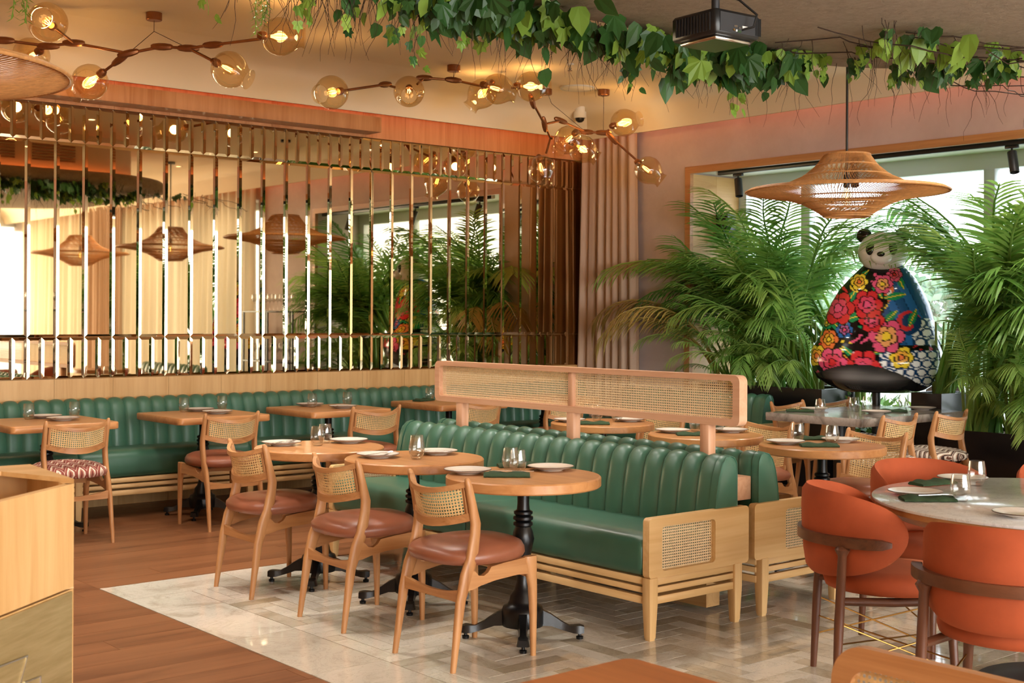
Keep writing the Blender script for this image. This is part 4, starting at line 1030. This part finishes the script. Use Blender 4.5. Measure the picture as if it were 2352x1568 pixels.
FRL = [m_.copy() for m_ in FR]
for m_ in FRL: m_.materials.clear(); m_.materials.append(M['palm_light'])
FRD = frond_mesh(9, R(12), R(140), .32, 28, .23, .012, .8); FRD.materials.clear(); FRD.materials.append(M['palm_dry'])
def clear_of(pts, stat):
    # keep the fronds inside the niche, off the glass and off the front of the statue
    for p in pts:
        if p.x > 9.90 or p.x < 8.78 or (p.x > 9.15 and p.y > 8.27) or p.y < 4.45 or p.z > 2.82: return False
        if stat and p.z < 1.98 and (p-Vector((9.43, 6.40, p.z))).length < .62: return False
        if stat and p.z < 1.95:
            d = p-Vector((9.43, 6.40, 0)); side = d.x*.64-d.y*.77; ahead = -d.x*.77-d.y*.64     # lateral and forward of the statue
            if abs(side-.02) < .46 and ahead > -.2: return False
    return True
def palm(label, loc, n, lmin, lmax, seed, spread=(0, 18), stat=True):
    rnd = random.Random(seed)
    t = thing('palm', label, 'plant', loc, 0, 'potted palms'); made = 0
    for k in range(n*14):
        if made >= n: break
        az = rnd.uniform(0, 2*PI); L = rnd.uniform(lmin, lmax); i = rnd.randrange(6); tl = R(rnd.uniform(*spread))
        b_ = Vector(loc)+Vector((.09*math.cos(az), .09*math.sin(az), 0)); x = z = 0; pts = []
        for j in range(22):
            a = FRA[i][0]+(FRA[i][1]-FRA[i][0])*(j/22)**1.5+tl; x += math.sin(a)/22*L; z += math.cos(a)/22*L
            if j % 3 == 2: pts.append(b_+Vector((x*math.cos(az), x*math.sin(az), z)))
        if not clear_of(pts, stat): continue
        f = link('frond', (FRL if lmax < 1.4 or made % 4 == 1 else FR)[i], t, b_-Vector(loc), (rnd.uniform(-.05, .05), tl, az)); f.scale = (L, L, L); made += 1
    for k in range(4):
        a = k*1.7; ob('stem', MB().tube([(.03*math.cos(a), .03*math.sin(a), -.05), (.05*math.cos(a), .05*math.sin(a), .25), (.08*math.cos(a), .08*math.sin(a), .6)], [.018, .014, .008], 6), M['stem'], t)
    return t
palm('feathery palm at the left end of the window niche', (9.55, 7.95, .84), 17, 1.2, 2.0, 11)
palm('tall palm standing beside the left track spotlight', (9.58, 7.62, .84), 26, 1.4, 2.2, 12, (0, 22))
palm('palm leaning over the left shoulder of the panda statue', (9.58, 7.28, .84), 28, 1.3, 2.2, 13, (0, 30))
palm('short bushy palm in front of the left planter', (9.45, 7.55, .84), 22, .6, 1.2, 14, (4, 40))
palm('short leafy palm directly left of the panda statue', (9.58, 7.10, .84), 20, .6, 1.25, 15, (2, 34))
palm('low bushy palm at the foot of the oak window jamb', (9.50, 7.95, .84), 20, .55, 1.15, 16, (4, 40))
palm('palm arching over the right shoulder of the panda statue', (9.60, 5.92, .85), 28, 1.3, 2.05, 21, (2, 34))
palm('tall palm in the low planter near the right mullion', (9.58, 5.48, .58), 32, 1.6, 2.5, 22, (0, 22))
palm('tall palm cut off by the right edge of the picture', (9.55, 5.05, .58), 32, 1.6, 2.5, 23, (0, 22))
palm('bushy palm low at the right edge behind the orange chairs', (9.48, 5.20, .58), 26, .6, 1.35, 24, (4, 40))
palm('short palm in the low planter right of the statue', (9.50, 5.58, .58), 24, .6, 1.3, 25, (4, 36))
palm('slim palm behind the panda statue', (9.78, 6.80, .80), 16, 1.6, 2.2, 26, (2, 26))
t = thing('palm', 'dry yellowing palm with long fronds reaching left across the pink wall', 'plant', (9.34, 8.02, .84), 0, 'potted palms')
for az, L, tl in ((118, 1.75, 6), (128, 1.55, 12), (142, 1.5, 2)):
    f = link('frond', FRD, t, (0, 0, 0), (0, R(tl), R(az))); f.scale = (L, L, L)
def bush(label, loc, n, rad, leafL, m, seed):
    rnd = random.Random(seed); t = thing('bush', label, 'plant', loc, 0, 'small niche bushes')
    mb = MB(); st = MB()
    for k in range(n):
        d = Vector((rnd.gauss(0, 1), rnd.gauss(0, 1), abs(rnd.gauss(.4, .7)))).normalized(); p = d*rad*rnd.uniform(.45, 1)
        o2 = (d + Vector((rnd.uniform(-.6, .6), rnd.uniform(-.6, .6), rnd.uniform(-.6, .4)))).normalized(); s_ = o2.orthogonal().normalized()*leafL*.24
        q = p+o2*leafL
        mb.add([p, p+o2*leafL*.4+s_, q, p+o2*leafL*.4-s_], [(0, 1, 2, 3)])
        if k % 5 == 0: st.tube([(0, 0, -.02), p*.5, p], [.005, .004, .002], 4)
    tag(ob('leaves', mb, m, t, 0), kind='stuff'); ob('stems', st, M['stem'], t)
bush('variegated bush under the left side of the panda statue', (9.76, 6.66, .5), 220, .30, .11, M['bush'], 1)
bush('yellow-green bush under the right side of the panda statue', (9.76, 6.25, .5), 220, .30, .11, M['bush'], 2)

# ------------------------------------------------------------------ painted panda statue
t = thing('panda_statue', 'seated panda statue painted with red flowers, blue waves and a white head', 'statue', (9.43, 6.40, 0), R(-59.5))
ZB = .86
OUT = [(0, .29, .03), (.025, .37, .03), (.06, .43, .02), (.11, .49, .0), (.17, .525, 0), (.25, .54, 0), (.35, .535, 0), (.41, .51, .01), (.46, .485, .02), (.55, .46, .02), (.64, .435, .02), (.74, .40, .025), (.86, .335, .03), (.95, .27, .045), (1.01, .215, .05), (1.06, .165, .05)]
def prof(z):
    for (a, w0, c0), (b, w1, c1) in zip(OUT, OUT[1:]):
        if z <= b:
            k = (z-a)/(b-a); return w0+(w1-w0)*k, c0+(c1-c0)*k
    return OUT[-1][1:]
RED, PINK, YEL, GRN, BLU, NAVY, ORG, WHT, BLK, PUR = [lin(c)[:3] for c in ('#cf2f33', '#e0577f', '#f0d23c', '#1f8a52', '#2a67a8', '#173a63', '#e8783c', '#eef0ef', '#0d0c0e', '#6a3f8e')]
FLW = [(-.30, .70, .15, RED, PINK), (-.06, .73, .13, RED, PINK), (-.02, .60, .11, RED, PINK), (-.37, .44, .09, ORG, YEL), (.10, .47, .15, PINK, YEL), (-.33, .25, .13, PINK, RED), (-.08, .22, .15, RED, PINK), (.06, .90, .09, PINK, YEL), 
       (-.13, .92, .08, YEL, ORG), (.15, .98, .07, PINK, RED), (.22, .30, .10, YEL, ORG), (-.47, .30, .10, YEL, ORG), (-.24, .10+.42, .08, BLU, PINK), (-.40, .58, .07, GRN, YEL)]
LVS = [(-.18, .62, .10, .3), (-.20, .78, .09, 1.0), (.02, .84, .08, 2.2), (.12, .62, .09, .8), (-.30, .55, .10, 2.6), (.16, .80, .09, .2), (-.44, .52, .08, 1.4), (-.42, .66, .07, .5), (.30, .62, .08, 1.2), (.02, .52, .08, 2.9), (-.10, .98, .06, .7), (.2, .92, .07, 2.0), (.05, .35, .07, .4), (-.2, .34, .07, 2.4), (-.24, .98, .05, 1.)]
def paint(x, z, back):
    if z < .05 + .19*max(0, 1-((x+.12)/.52)**2):
        g = .012+.20*math.exp(-((x+.20)/.15)**2-((z-.14)/.045)**2)+.14*math.exp(-((x-.06)/.14)**2-((z-.13)/.035)**2); return (g, g*.95, g*.92)
    for fx, fz, fr, c1, c2 in FLW:
        dx, dz = x-fx, z-fz; d = math.hypot(dx, dz)
        if d < fr:
            a = math.atan2(dz, dx)
            for ro, n, c, ph in ((.30, 3, c2, .3), (.62, 5, tuple((p+q)/2 for p, q in zip(c1, c2)), .9), (1, 6, c1, 0)):
                e = fr*ro*(.80+.20*abs(math.cos(a*n/2+ph)))
                if d < e:
                    if d > e-.008: return BLK
                    if ro > .4 and abs(math.cos(a*n/2+ph)) < .10: return BLK
                    return c
    for lx, lz, lr, la in LVS:
        dx, dz = x-lx, z-lz; u_ = dx*math.cos(la)+dz*math.sin(la); v_ = -dx*math.sin(la)+dz*math.cos(la)
        if abs(u_) < lr and abs(v_) < .34*lr*(1-(u_/lr)**2)+.001:
            return GRN if abs(v_) > .004 else YEL
    # blue right side with a red spiral and white scale waves
    if x > .09+.06*math.sin(z*9) and z > .40:
        d = math.hypot(x-.27, z-.58); a = math.atan2(z-.58, x-.27)
        if d < .10:
            return RED if (d*60+a) % (2*PI) < 2.2 else NAVY
        w_ = math.sin((x*1.2+z*.6)*34)
        if x > .30 and z < .62:
            cx = ((x*11+(int(z*13) % 2)*.5) % 1)-.5; cz = (z*13 % 1)-.5
            return NAVY if abs(math.hypot(cx, cz)-.45) < .09 else WHT
        return NAVY if abs(w_) < .14 else (BLU if w_ > 0 else tuple(v*.6 for v in BLU))
    if x > .05 and z < .36:
        cx = ((x*12+(int(z*14) % 2)*.5) % 1)-.5; cz = (z*14 % 1)-.5
        return NAVY if abs(math.hypot(cx, cz)-.45) < .09 else WHT
    r_ = math.hypot(x-.14-.05*math.sin(z*12), 0)
    if .55 < z < .95 and r_ < .05: return ORG if r_ > .02 else WHT
    k = math.sin(x*41+3*math.sin(z*23))*math.sin(z*37+2*math.sin(x*29))
    if k > .62: return (RED, YEL, PINK, GRN)[int((x*5+z*7+20)) % 4]
    return BLK
NV, NT = 150, 200
rows = []; cols = []
for j in range(NV+1):
    z = 1.06*j/NV; w_, c = prof(z); dp = w_*.74*(1-.12*math.sin(z*3))
    lap = .07*math.exp(-((z-.27)/.16)**2)
    row = []
    for k in range(NT):
        a = 2*PI*k/NT; ca, sa = math.cos(a), math.sin(a)
        x = c + w_*math.copysign(abs(ca)**.92, ca); y = -dp*math.copysign(abs(sa)**.92, sa)
        if sa > 0: y -= lap*sa*(.5+.5*abs(ca)); y += .03*math.exp(-(ca/.25)**2-((z-.55)/.16)**2)
        row.append((x, y, ZB+z)); cols.append((*paint(x if sa > 0 else -x, z, sa < 0), 1))
    rows.append(row)
bd = MB().loft(rows).mesh('body', M['lacquer'], 180)
ca_ = bd.color_attributes.new('Col', 'FLOAT_COLOR', 'POINT')
for i, c in enumerate(cols): ca_.data[i].color = c
link('body', bd, t)
def ell(cx, cy, cz, rx, ry, rz_, n=24):
    return MB().loft([[(cx+rx*math.sin(p)*math.cos(q), cy+ry*math.sin(p)*math.sin(q), cz+rz_*math.cos(p)) for q in [2*PI*k/n for k in range(n)]] for p in [PI*(.02+.96*j/14) for j in range(15)][::-1]])
M['lacq_white'] = plain('white_lacquer', '#e6e6e4', .12); M['lacq_black'] = plain('black_lacquer', '#0e0e0f', .12)
hd = ob('head', ell(.05, -.05, ZB+1.17, .205, .19, .175, 32), M['lacq_white'], t, 180)
ob('muzzle', ell(.05, -.225, ZB+1.12, .085, .06, .06), M['lacq_white'], hd, 180); ob('nose', ell(.05, -.285, ZB+1.145, .032, .02, .022, 16), M['lacq_black'], hd, 180)
for s in (-1, 1):
    ob('ear', ell(.05+s*.155, -.0, ZB+1.315, .065, .035, .062, 18), M['lacq_black'], hd, 180)
    ob('eye_patch', ell(.05+s*.085, -.205, ZB+1.19, .042, .03, .055, 18), M['lacq_black'], hd, 180)
ob('pole', MB().lathe([(.16, 0), (.16, .015), (.035, .02), (.035, ZB+.01)], 20, (.0, .0, 0)), M['black'], t, 40)

# ------------------------------------------------------------------ ivy and roots under the ceiling island
def ivy_leaf(kind):
    if kind == 0: pts = [(0, 0), (.28, -.10), (.50, .08), (.36, .32), (.44, .62), (.18, .62), (0, 1.0)]
    else: pts = [(0, 0), (.24, .02), (.36, .28), (.28, .60), (0, 1.0)]
    n = len(pts); vs = []; fs = []
    for s in (1, -1):
        b = len(vs)
        for x, y in pts: vs.append((s*x, y-.02, -.18*x*x*2 + (-.25*y*y) + .06))
        for i in range(1, n-1): fs.append((b, b+i, b+i+1) if s > 0 else (b, b+i+1, b+i))
    return MB().add(vs, fs)
LM = {('ivy', 0): ivy_leaf(0).mesh('leaf', M['ivy'], 0), ('ivy', 1): ivy_leaf(1).mesh('leaf', M['ivy'], 0), ('ivy_young', 0): ivy_leaf(0).mesh('leaf', M['ivy_young'], 0), ('ivy_young', 1): ivy_leaf(1).mesh('leaf', M['ivy_young'], 0)}
def leaf_rot(rnd):
    # leaf tip hangs down, face turned roughly outwards to the room corner it hangs over
    yaw = rnd.uniform(-1.1, 1.1) + R(-40); pitch = R(180+rnd.uniform(-55, 45)); roll = rnd.uniform(-.6, .6)
    return Matrix.Rotation(yaw, 3, 'Z') @ Matrix.Rotation(R(90)+rnd.uniform(-.5, .6), 3, 'X') @ Matrix.Rotation(PI+roll, 3, 'Z')
def strand(label, x, y, z0, L, n, seed, young=.3, size=.075):
    rnd = random.Random(seed); t = thing('ivy_strand', label, 'ivy', (x, y, z0), 0, 'hanging ivy strands')
    dx, dy = rnd.uniform(-.12, .12), rnd.uniform(-.08, .08); pts = [(dx*s*s*L+.015*math.sin(s*9+seed), dy*s*s*L+.012*math.cos(s*8), -L*s) for s in [i/10 for i in range(11)]]
    ob('stem', MB().tube(pts, [.0035*(1-.07*i) for i in range(11)], 5), M['ivy_young' if young > .6 else 'twig'], t)
    for k in range(n):
        s = (k+.5)/n; p = Vector(pts[min(10, int(s*10.99))]); a = k*2.4
        sz = size*rnd.uniform(.75, 1.2)*(1-.45*s)
        yg = rnd.random() < young + .5*(s > .7)
        f = link('leaf', LM[('ivy_young' if yg else 'ivy', rnd.randint(0, 1))], t, p+Vector((.03*math.cos(a), .03*math.sin(a), 0)), leaf_rot(rnd).to_euler()); f.scale = (sz, sz, sz)
EY = 4.86
# (x, y, hanging length, leaves, which one, share of young leaves)
spec = [(2.484, 4.86, 0.291, 6, 'leafy tip hanging alone near the top edge, left of the feathery strand', 0.8),
        (2.914, 4.86, 0.255, 10, 'leafy strand beside the uppermost amber globe', 0.5),
        (3.158, 4.86, 0.249, 9, 'small strand left of the dark glossy leaf cluster', 0.4),
        (3.403, 4.86, 0.254, 13, 'dark leafy strand over the mirror wall', 0.1),
        (3.513, 4.86, 0.359, 14, 'long strand ending in pale leaves above the middle of the mirror', 0.3),
        (3.779, 4.86, 0.213, 10, 'strand with pale young leaves right of the longest left one', 0.5),
        (3.897, 4.86, 0.15, 9, 'short dark strand between the two root tangles', 0.2),
        (4.102, 4.86, 0.15, 10, 'strand with two pale leaves hanging above the paired globes', 0.5),
        (4.344, 4.86, 0.15, 6, 'short strand close to the island edge', 0.3),
        (4.677, 4.86, 0.15, 13, 'thick strand left of the long trailing tip', 0.2),
        (4.787, 4.86, 0.15, 13, 'dense large-leaved strand by the feathery strand', 0.2),
        (4.9, 4.86, 0.302, 19, 'longest trailing strand above the ceiling corner', 0.25),
        (5.098, 4.86, 0.15, 13, 'broad strand just left of the projector', 0.3),
        (5.411, 4.86, 0.15, 11, 'strand partly hidden by the projector', 0.3),
        (5.78, 4.86, 0.326, 20, 'lowest trailing strand below the projector', 0.3),
        (5.686, 4.86, 0.163, 11, 'strand beside the lowest trailing one', 0.2),
        (6.073, 4.86, 0.15, 13, 'dense strand touching the right side of the projector', 0.2),
        (5.962, 4.510000000000001, 0.15, 13, 'bright strand over the stucco edge', 0.6),
        (6.102, 4.510000000000001, 0.15, 10, 'pale strand near the lamp cord', 0.8)]
spec2 = [(6.072, 4.2, 0.12, 8, 'pale strand under the island, right of the lamp cord', 0.8),
        (5.811, 3.9, 0.12, 8, 'strand of bright leaves hanging from the island underside', 0.8),
        (6.328, 4.45, 0.12, 12, 'dark strand dangling over the lamp cord', 0.1),
        (6.689, 4.4, 0.12, 12, 'strand low over the right half of the big rattan lamp', 0.3),
        (6.737, 4.3, 0.12, 8, 'small strand at the stucco edge right of the lamp', 0.4),
        (6.757, 4.1, 0.12, 8, 'sparse strand on the stucco at the right', 0.3),
        (6.574, 3.7, 0.12, 9, 'bright strand near the right edge of the picture', 0.9),
        (6.849, 3.75, 0.12, 8, 'strand at the upper right corner', 0.6),
        (6.914, 4.0, 0.12, 7, 'small dark strand near the upper right corner', 0.2)]
for i, (x, y, L, n, lab, yg) in enumerate(spec): strand('ivy ' + lab, x, y, 2.99, L, n, 100+i, yg, .085)
for i, (x, y, L, n, lab, yg) in enumerate(spec2): strand('ivy ' + lab, x, y, 2.985, L, n, 200+i, yg, .085)
# dense uncountable foliage along the island rim
rnd = random.Random(5)
for nm, m_, cnt, lab in (('ivy_garland', 'ivy', 60, 'dense dark ivy foliage along the rim of the ceiling island'), ('young_ivy_garland', 'ivy_young', 20, 'pale young ivy leaves mixed into the rim foliage')):
    mb = MB(); bl = [ivy_leaf(0), ivy_leaf(1)]
    for c_ in range(cnt):
        xc = rnd.choice((rnd.uniform(3.3, 4.93), rnd.uniform(4.55, 5.1), rnd.uniform(5.03, 5.95), rnd.uniform(3.27, 4.46), rnd.uniform(5.5, 6.0)))
        right = rnd.random() < .07; yc = EY+rnd.uniform(-.25, .06); zc = 2.985-abs(rnd.gauss(0, .03)); sp_ = rnd.uniform(.05, .13); big = rnd.random() < .35
        if right: xc = rnd.uniform(5.66, 7.79); yc = 4.25+rnd.uniform(-.5, .4)
        for k in range(rnd.randint(6, 15)):
            y = yc+rnd.gauss(0, sp_); x = xc+rnd.gauss(0, sp_); z = zc-abs(rnd.gauss(0, sp_*(.6 if not right else .2)))
            if y < 4.83 and x < 7.3: z = min(z, 2.96)
            mt = leaf_rot(rnd); s_ = rnd.uniform(.09, .15) if big else rnd.uniform(.06, .10); b_ = rnd.choice(bl)
            mb.add([mt @ (Vector(v)*s_) + Vector((x, y, z)) for v in b_.v], b_.f)
    tag(ob(nm, mb, M[m_], None, 0), lab, 'ivy', kind='stuff')
mb = MB()
for k in range(330):
    if rnd.random() < .6: x = rnd.uniform(2.56, 5.03); y = EY+rnd.uniform(-.1, .05)
    elif rnd.random() < .45: x = rnd.uniform(5.1, 6.34); y = EY+rnd.uniform(-.1, .05)
    else: x = rnd.uniform(5.55, 7.79); y = 4.2+rnd.uniform(-.45, .5)
    L = rnd.uniform(.12, .42); p = Vector((x, y, 2.985)); pts = [p.copy()]
    dr = Vector((rnd.uniform(-.25, .25), rnd.uniform(-.25, .25), -1))
    for j in range(7):
        dr = (dr + Vector((rnd.uniform(-.5, .5), rnd.uniform(-.5, .5), -.25))).normalized(); p = p + dr*L/7; pts.append(p.copy())
    mb.tube(pts, [.0024*(1-.1*j) for j in range(8)], 4)
for k in range(14):
    y = 4.2+rnd.uniform(-.4, .4); x = rnd.uniform(5.44, 7.79); p = Vector((x, y, 2.965)); pts = [p.copy()]
    for j in range(9):
        p = p + Vector((.09+rnd.uniform(-.04, .04), -.07+rnd.uniform(-.09, .09), rnd.uniform(-.03, .012))); p.z = min(p.z, 2.972); pts.append(p.copy())
    mb.tube(pts, .0035, 4)
tag(ob('hanging_roots', mb, M['twig'], None, 0), 'thin dark dangling roots below the ceiling island', 'roots', kind='stuff')
for i, (x, L, lab) in enumerate(((1.701, 0.519, 'at the upper left corner'), (2.735, 0.355, 'beside the uppermost amber globe'), (4.599, 0.023, 'above the ceiling corner'), (4.553, -0.038, 'close to the island edge'))):
    t = thing('feathery_strand', 'bright feathery hanging green strand ' + lab, 'plant', (x, EY, 2.99), 0, 'feathery hanging strands')
    r2_ = random.Random(i); 
    for q in range(3):
        mb = MB(); ox, oy = r2_.uniform(-.05, .05), r2_.uniform(-.05, .05); LL = L*r2_.uniform(.7, 1)
        pts = [Vector((ox*s+.01*math.sin(s*8+q), oy*s, -LL*s)) for s in [k/12 for k in range(13)]]
        mb.tube(pts, .002, 4)
        for k in range(70):
            s = k/70; p = pts[min(12, int(s*12))]+Vector((0, 0, -LL/12*((s*12) % 1))); a = k*2.4; d = Vector((math.cos(a), math.sin(a), -.5)).normalized()*.034; w_ = Vector((-math.sin(a), math.cos(a), 0))*.004
            mb.add([p, p+d*.5+w_, p+d, p+d*.5-w_], [(0, 1, 2, 3)])
        ob('sprig', mb, M['ivy_young'], t, 0)

# ------------------------------------------------------------------ glass trolley and far seating, seen in the mirror
t = thing('glass_rack', 'black metal rack with rows of stemware, seen reflected in the mirror', 'rack', (8.92, 3.95, 0))
for x in (-.17, .17):
    for y in (-.65, 0, .65): ob('upright', MB().box(x-.012, x+.012, y-.012, y+.012, 0, 1.53), M['black'], t, 0)
for z in (.42, .86, 1.53): ob('shelf', MB().box(-.19, .19, -.67, .67, z-.02, z, .002), M['black'], t)
ob('cabinet', MB().box(-.18, .18, -.66, .66, .05, .42), M['walnut_y'], t, 0)
me_wine = lathe_obj('wine_glass', [(.001, 0), (.034, 0), (.034, .003), (.005, .008), (.004, .10), (.012, .115), (.036, .15), (.040, .18), (.032, .23), (.031, .23), (.0385, .18), (.034, .15), (.001, .118)], M['tumbler'], 18, 40)
for r_, z in ((0, 1.531), (1, .861)):
    for k in range(11):
        o = link('wine_glass', me_wine, None, (8.86+.12*(k % 2), 3.40+.105*k, z)); tag(o, ('stemmed wine glass on the top' if r_ == 0 else 'stemmed wine glass on the middle') + ' shelf of the black rack in the mirror', 'glass', 'stemware on the rack')
sofa('channel_sofa', 'green sofa visible only as a reflection low in the mirror', 1.75, .125, (7.35, 1.95, 0), 0, seats=1)
table('round oak table visible only as a reflection low in the mirror', (6.95, 2.75), 'round', ra)

# ------------------------------------------------------------------ trees outside the window
for i, (x, y, h_, r_) in enumerate(((19, 14.5, 3.0, 1.6), (21, 12.6, 2.4, 1.4), (18, 11.2, 2.2, 1.2), (22, 10.6, 3.1, 1.6), (19, 9.2, 2.5, 1.3), (24, 15.8, 3.4, 2.0), (17.5, 12.9, 1.9, 1.0), (20, 17.5, 2.8, 1.7), (18, 8.0, 2.6, 1.3))):
    rr_ = random.Random(40+i); t = thing('outside_tree', 'hazy tree outside the window, ' + ('far left', 'left of the statue', 'behind the statue', 'right behind the statue', 'right of the statue', 'farthest behind the left palms', 'small one left of centre', 'behind the oak jamb', 'at the right mullion')[i], 'tree', (x, y, -.1), 0, 'trees outside')
    mb = MB()
    for k in range(900):
        d = Vector((rr_.gauss(0, 1), rr_.gauss(0, 1), rr_.gauss(0, 1))).normalized()*rr_.uniform(.7, 1); p = Vector((d.x*r_, d.y*r_, h_*.62+d.z*h_*.38)); o2 = Vector((rr_.gauss(0, 1), rr_.gauss(0, 1), rr_.gauss(0, 1))).normalized()*.16; s_ = o2.orthogonal()*.5
        mb.add([p, p+o2*.5+s_, p+o2, p+o2*.5-s_], [(0, 1, 2, 3)])
    tag(ob('crown', mb, M['tree'], t, 0), kind='stuff'); ob('trunk', MB().tube([(0, 0, 0), (0, 0, h_*.6)], [.12, .07], 8), M['twig'], t)
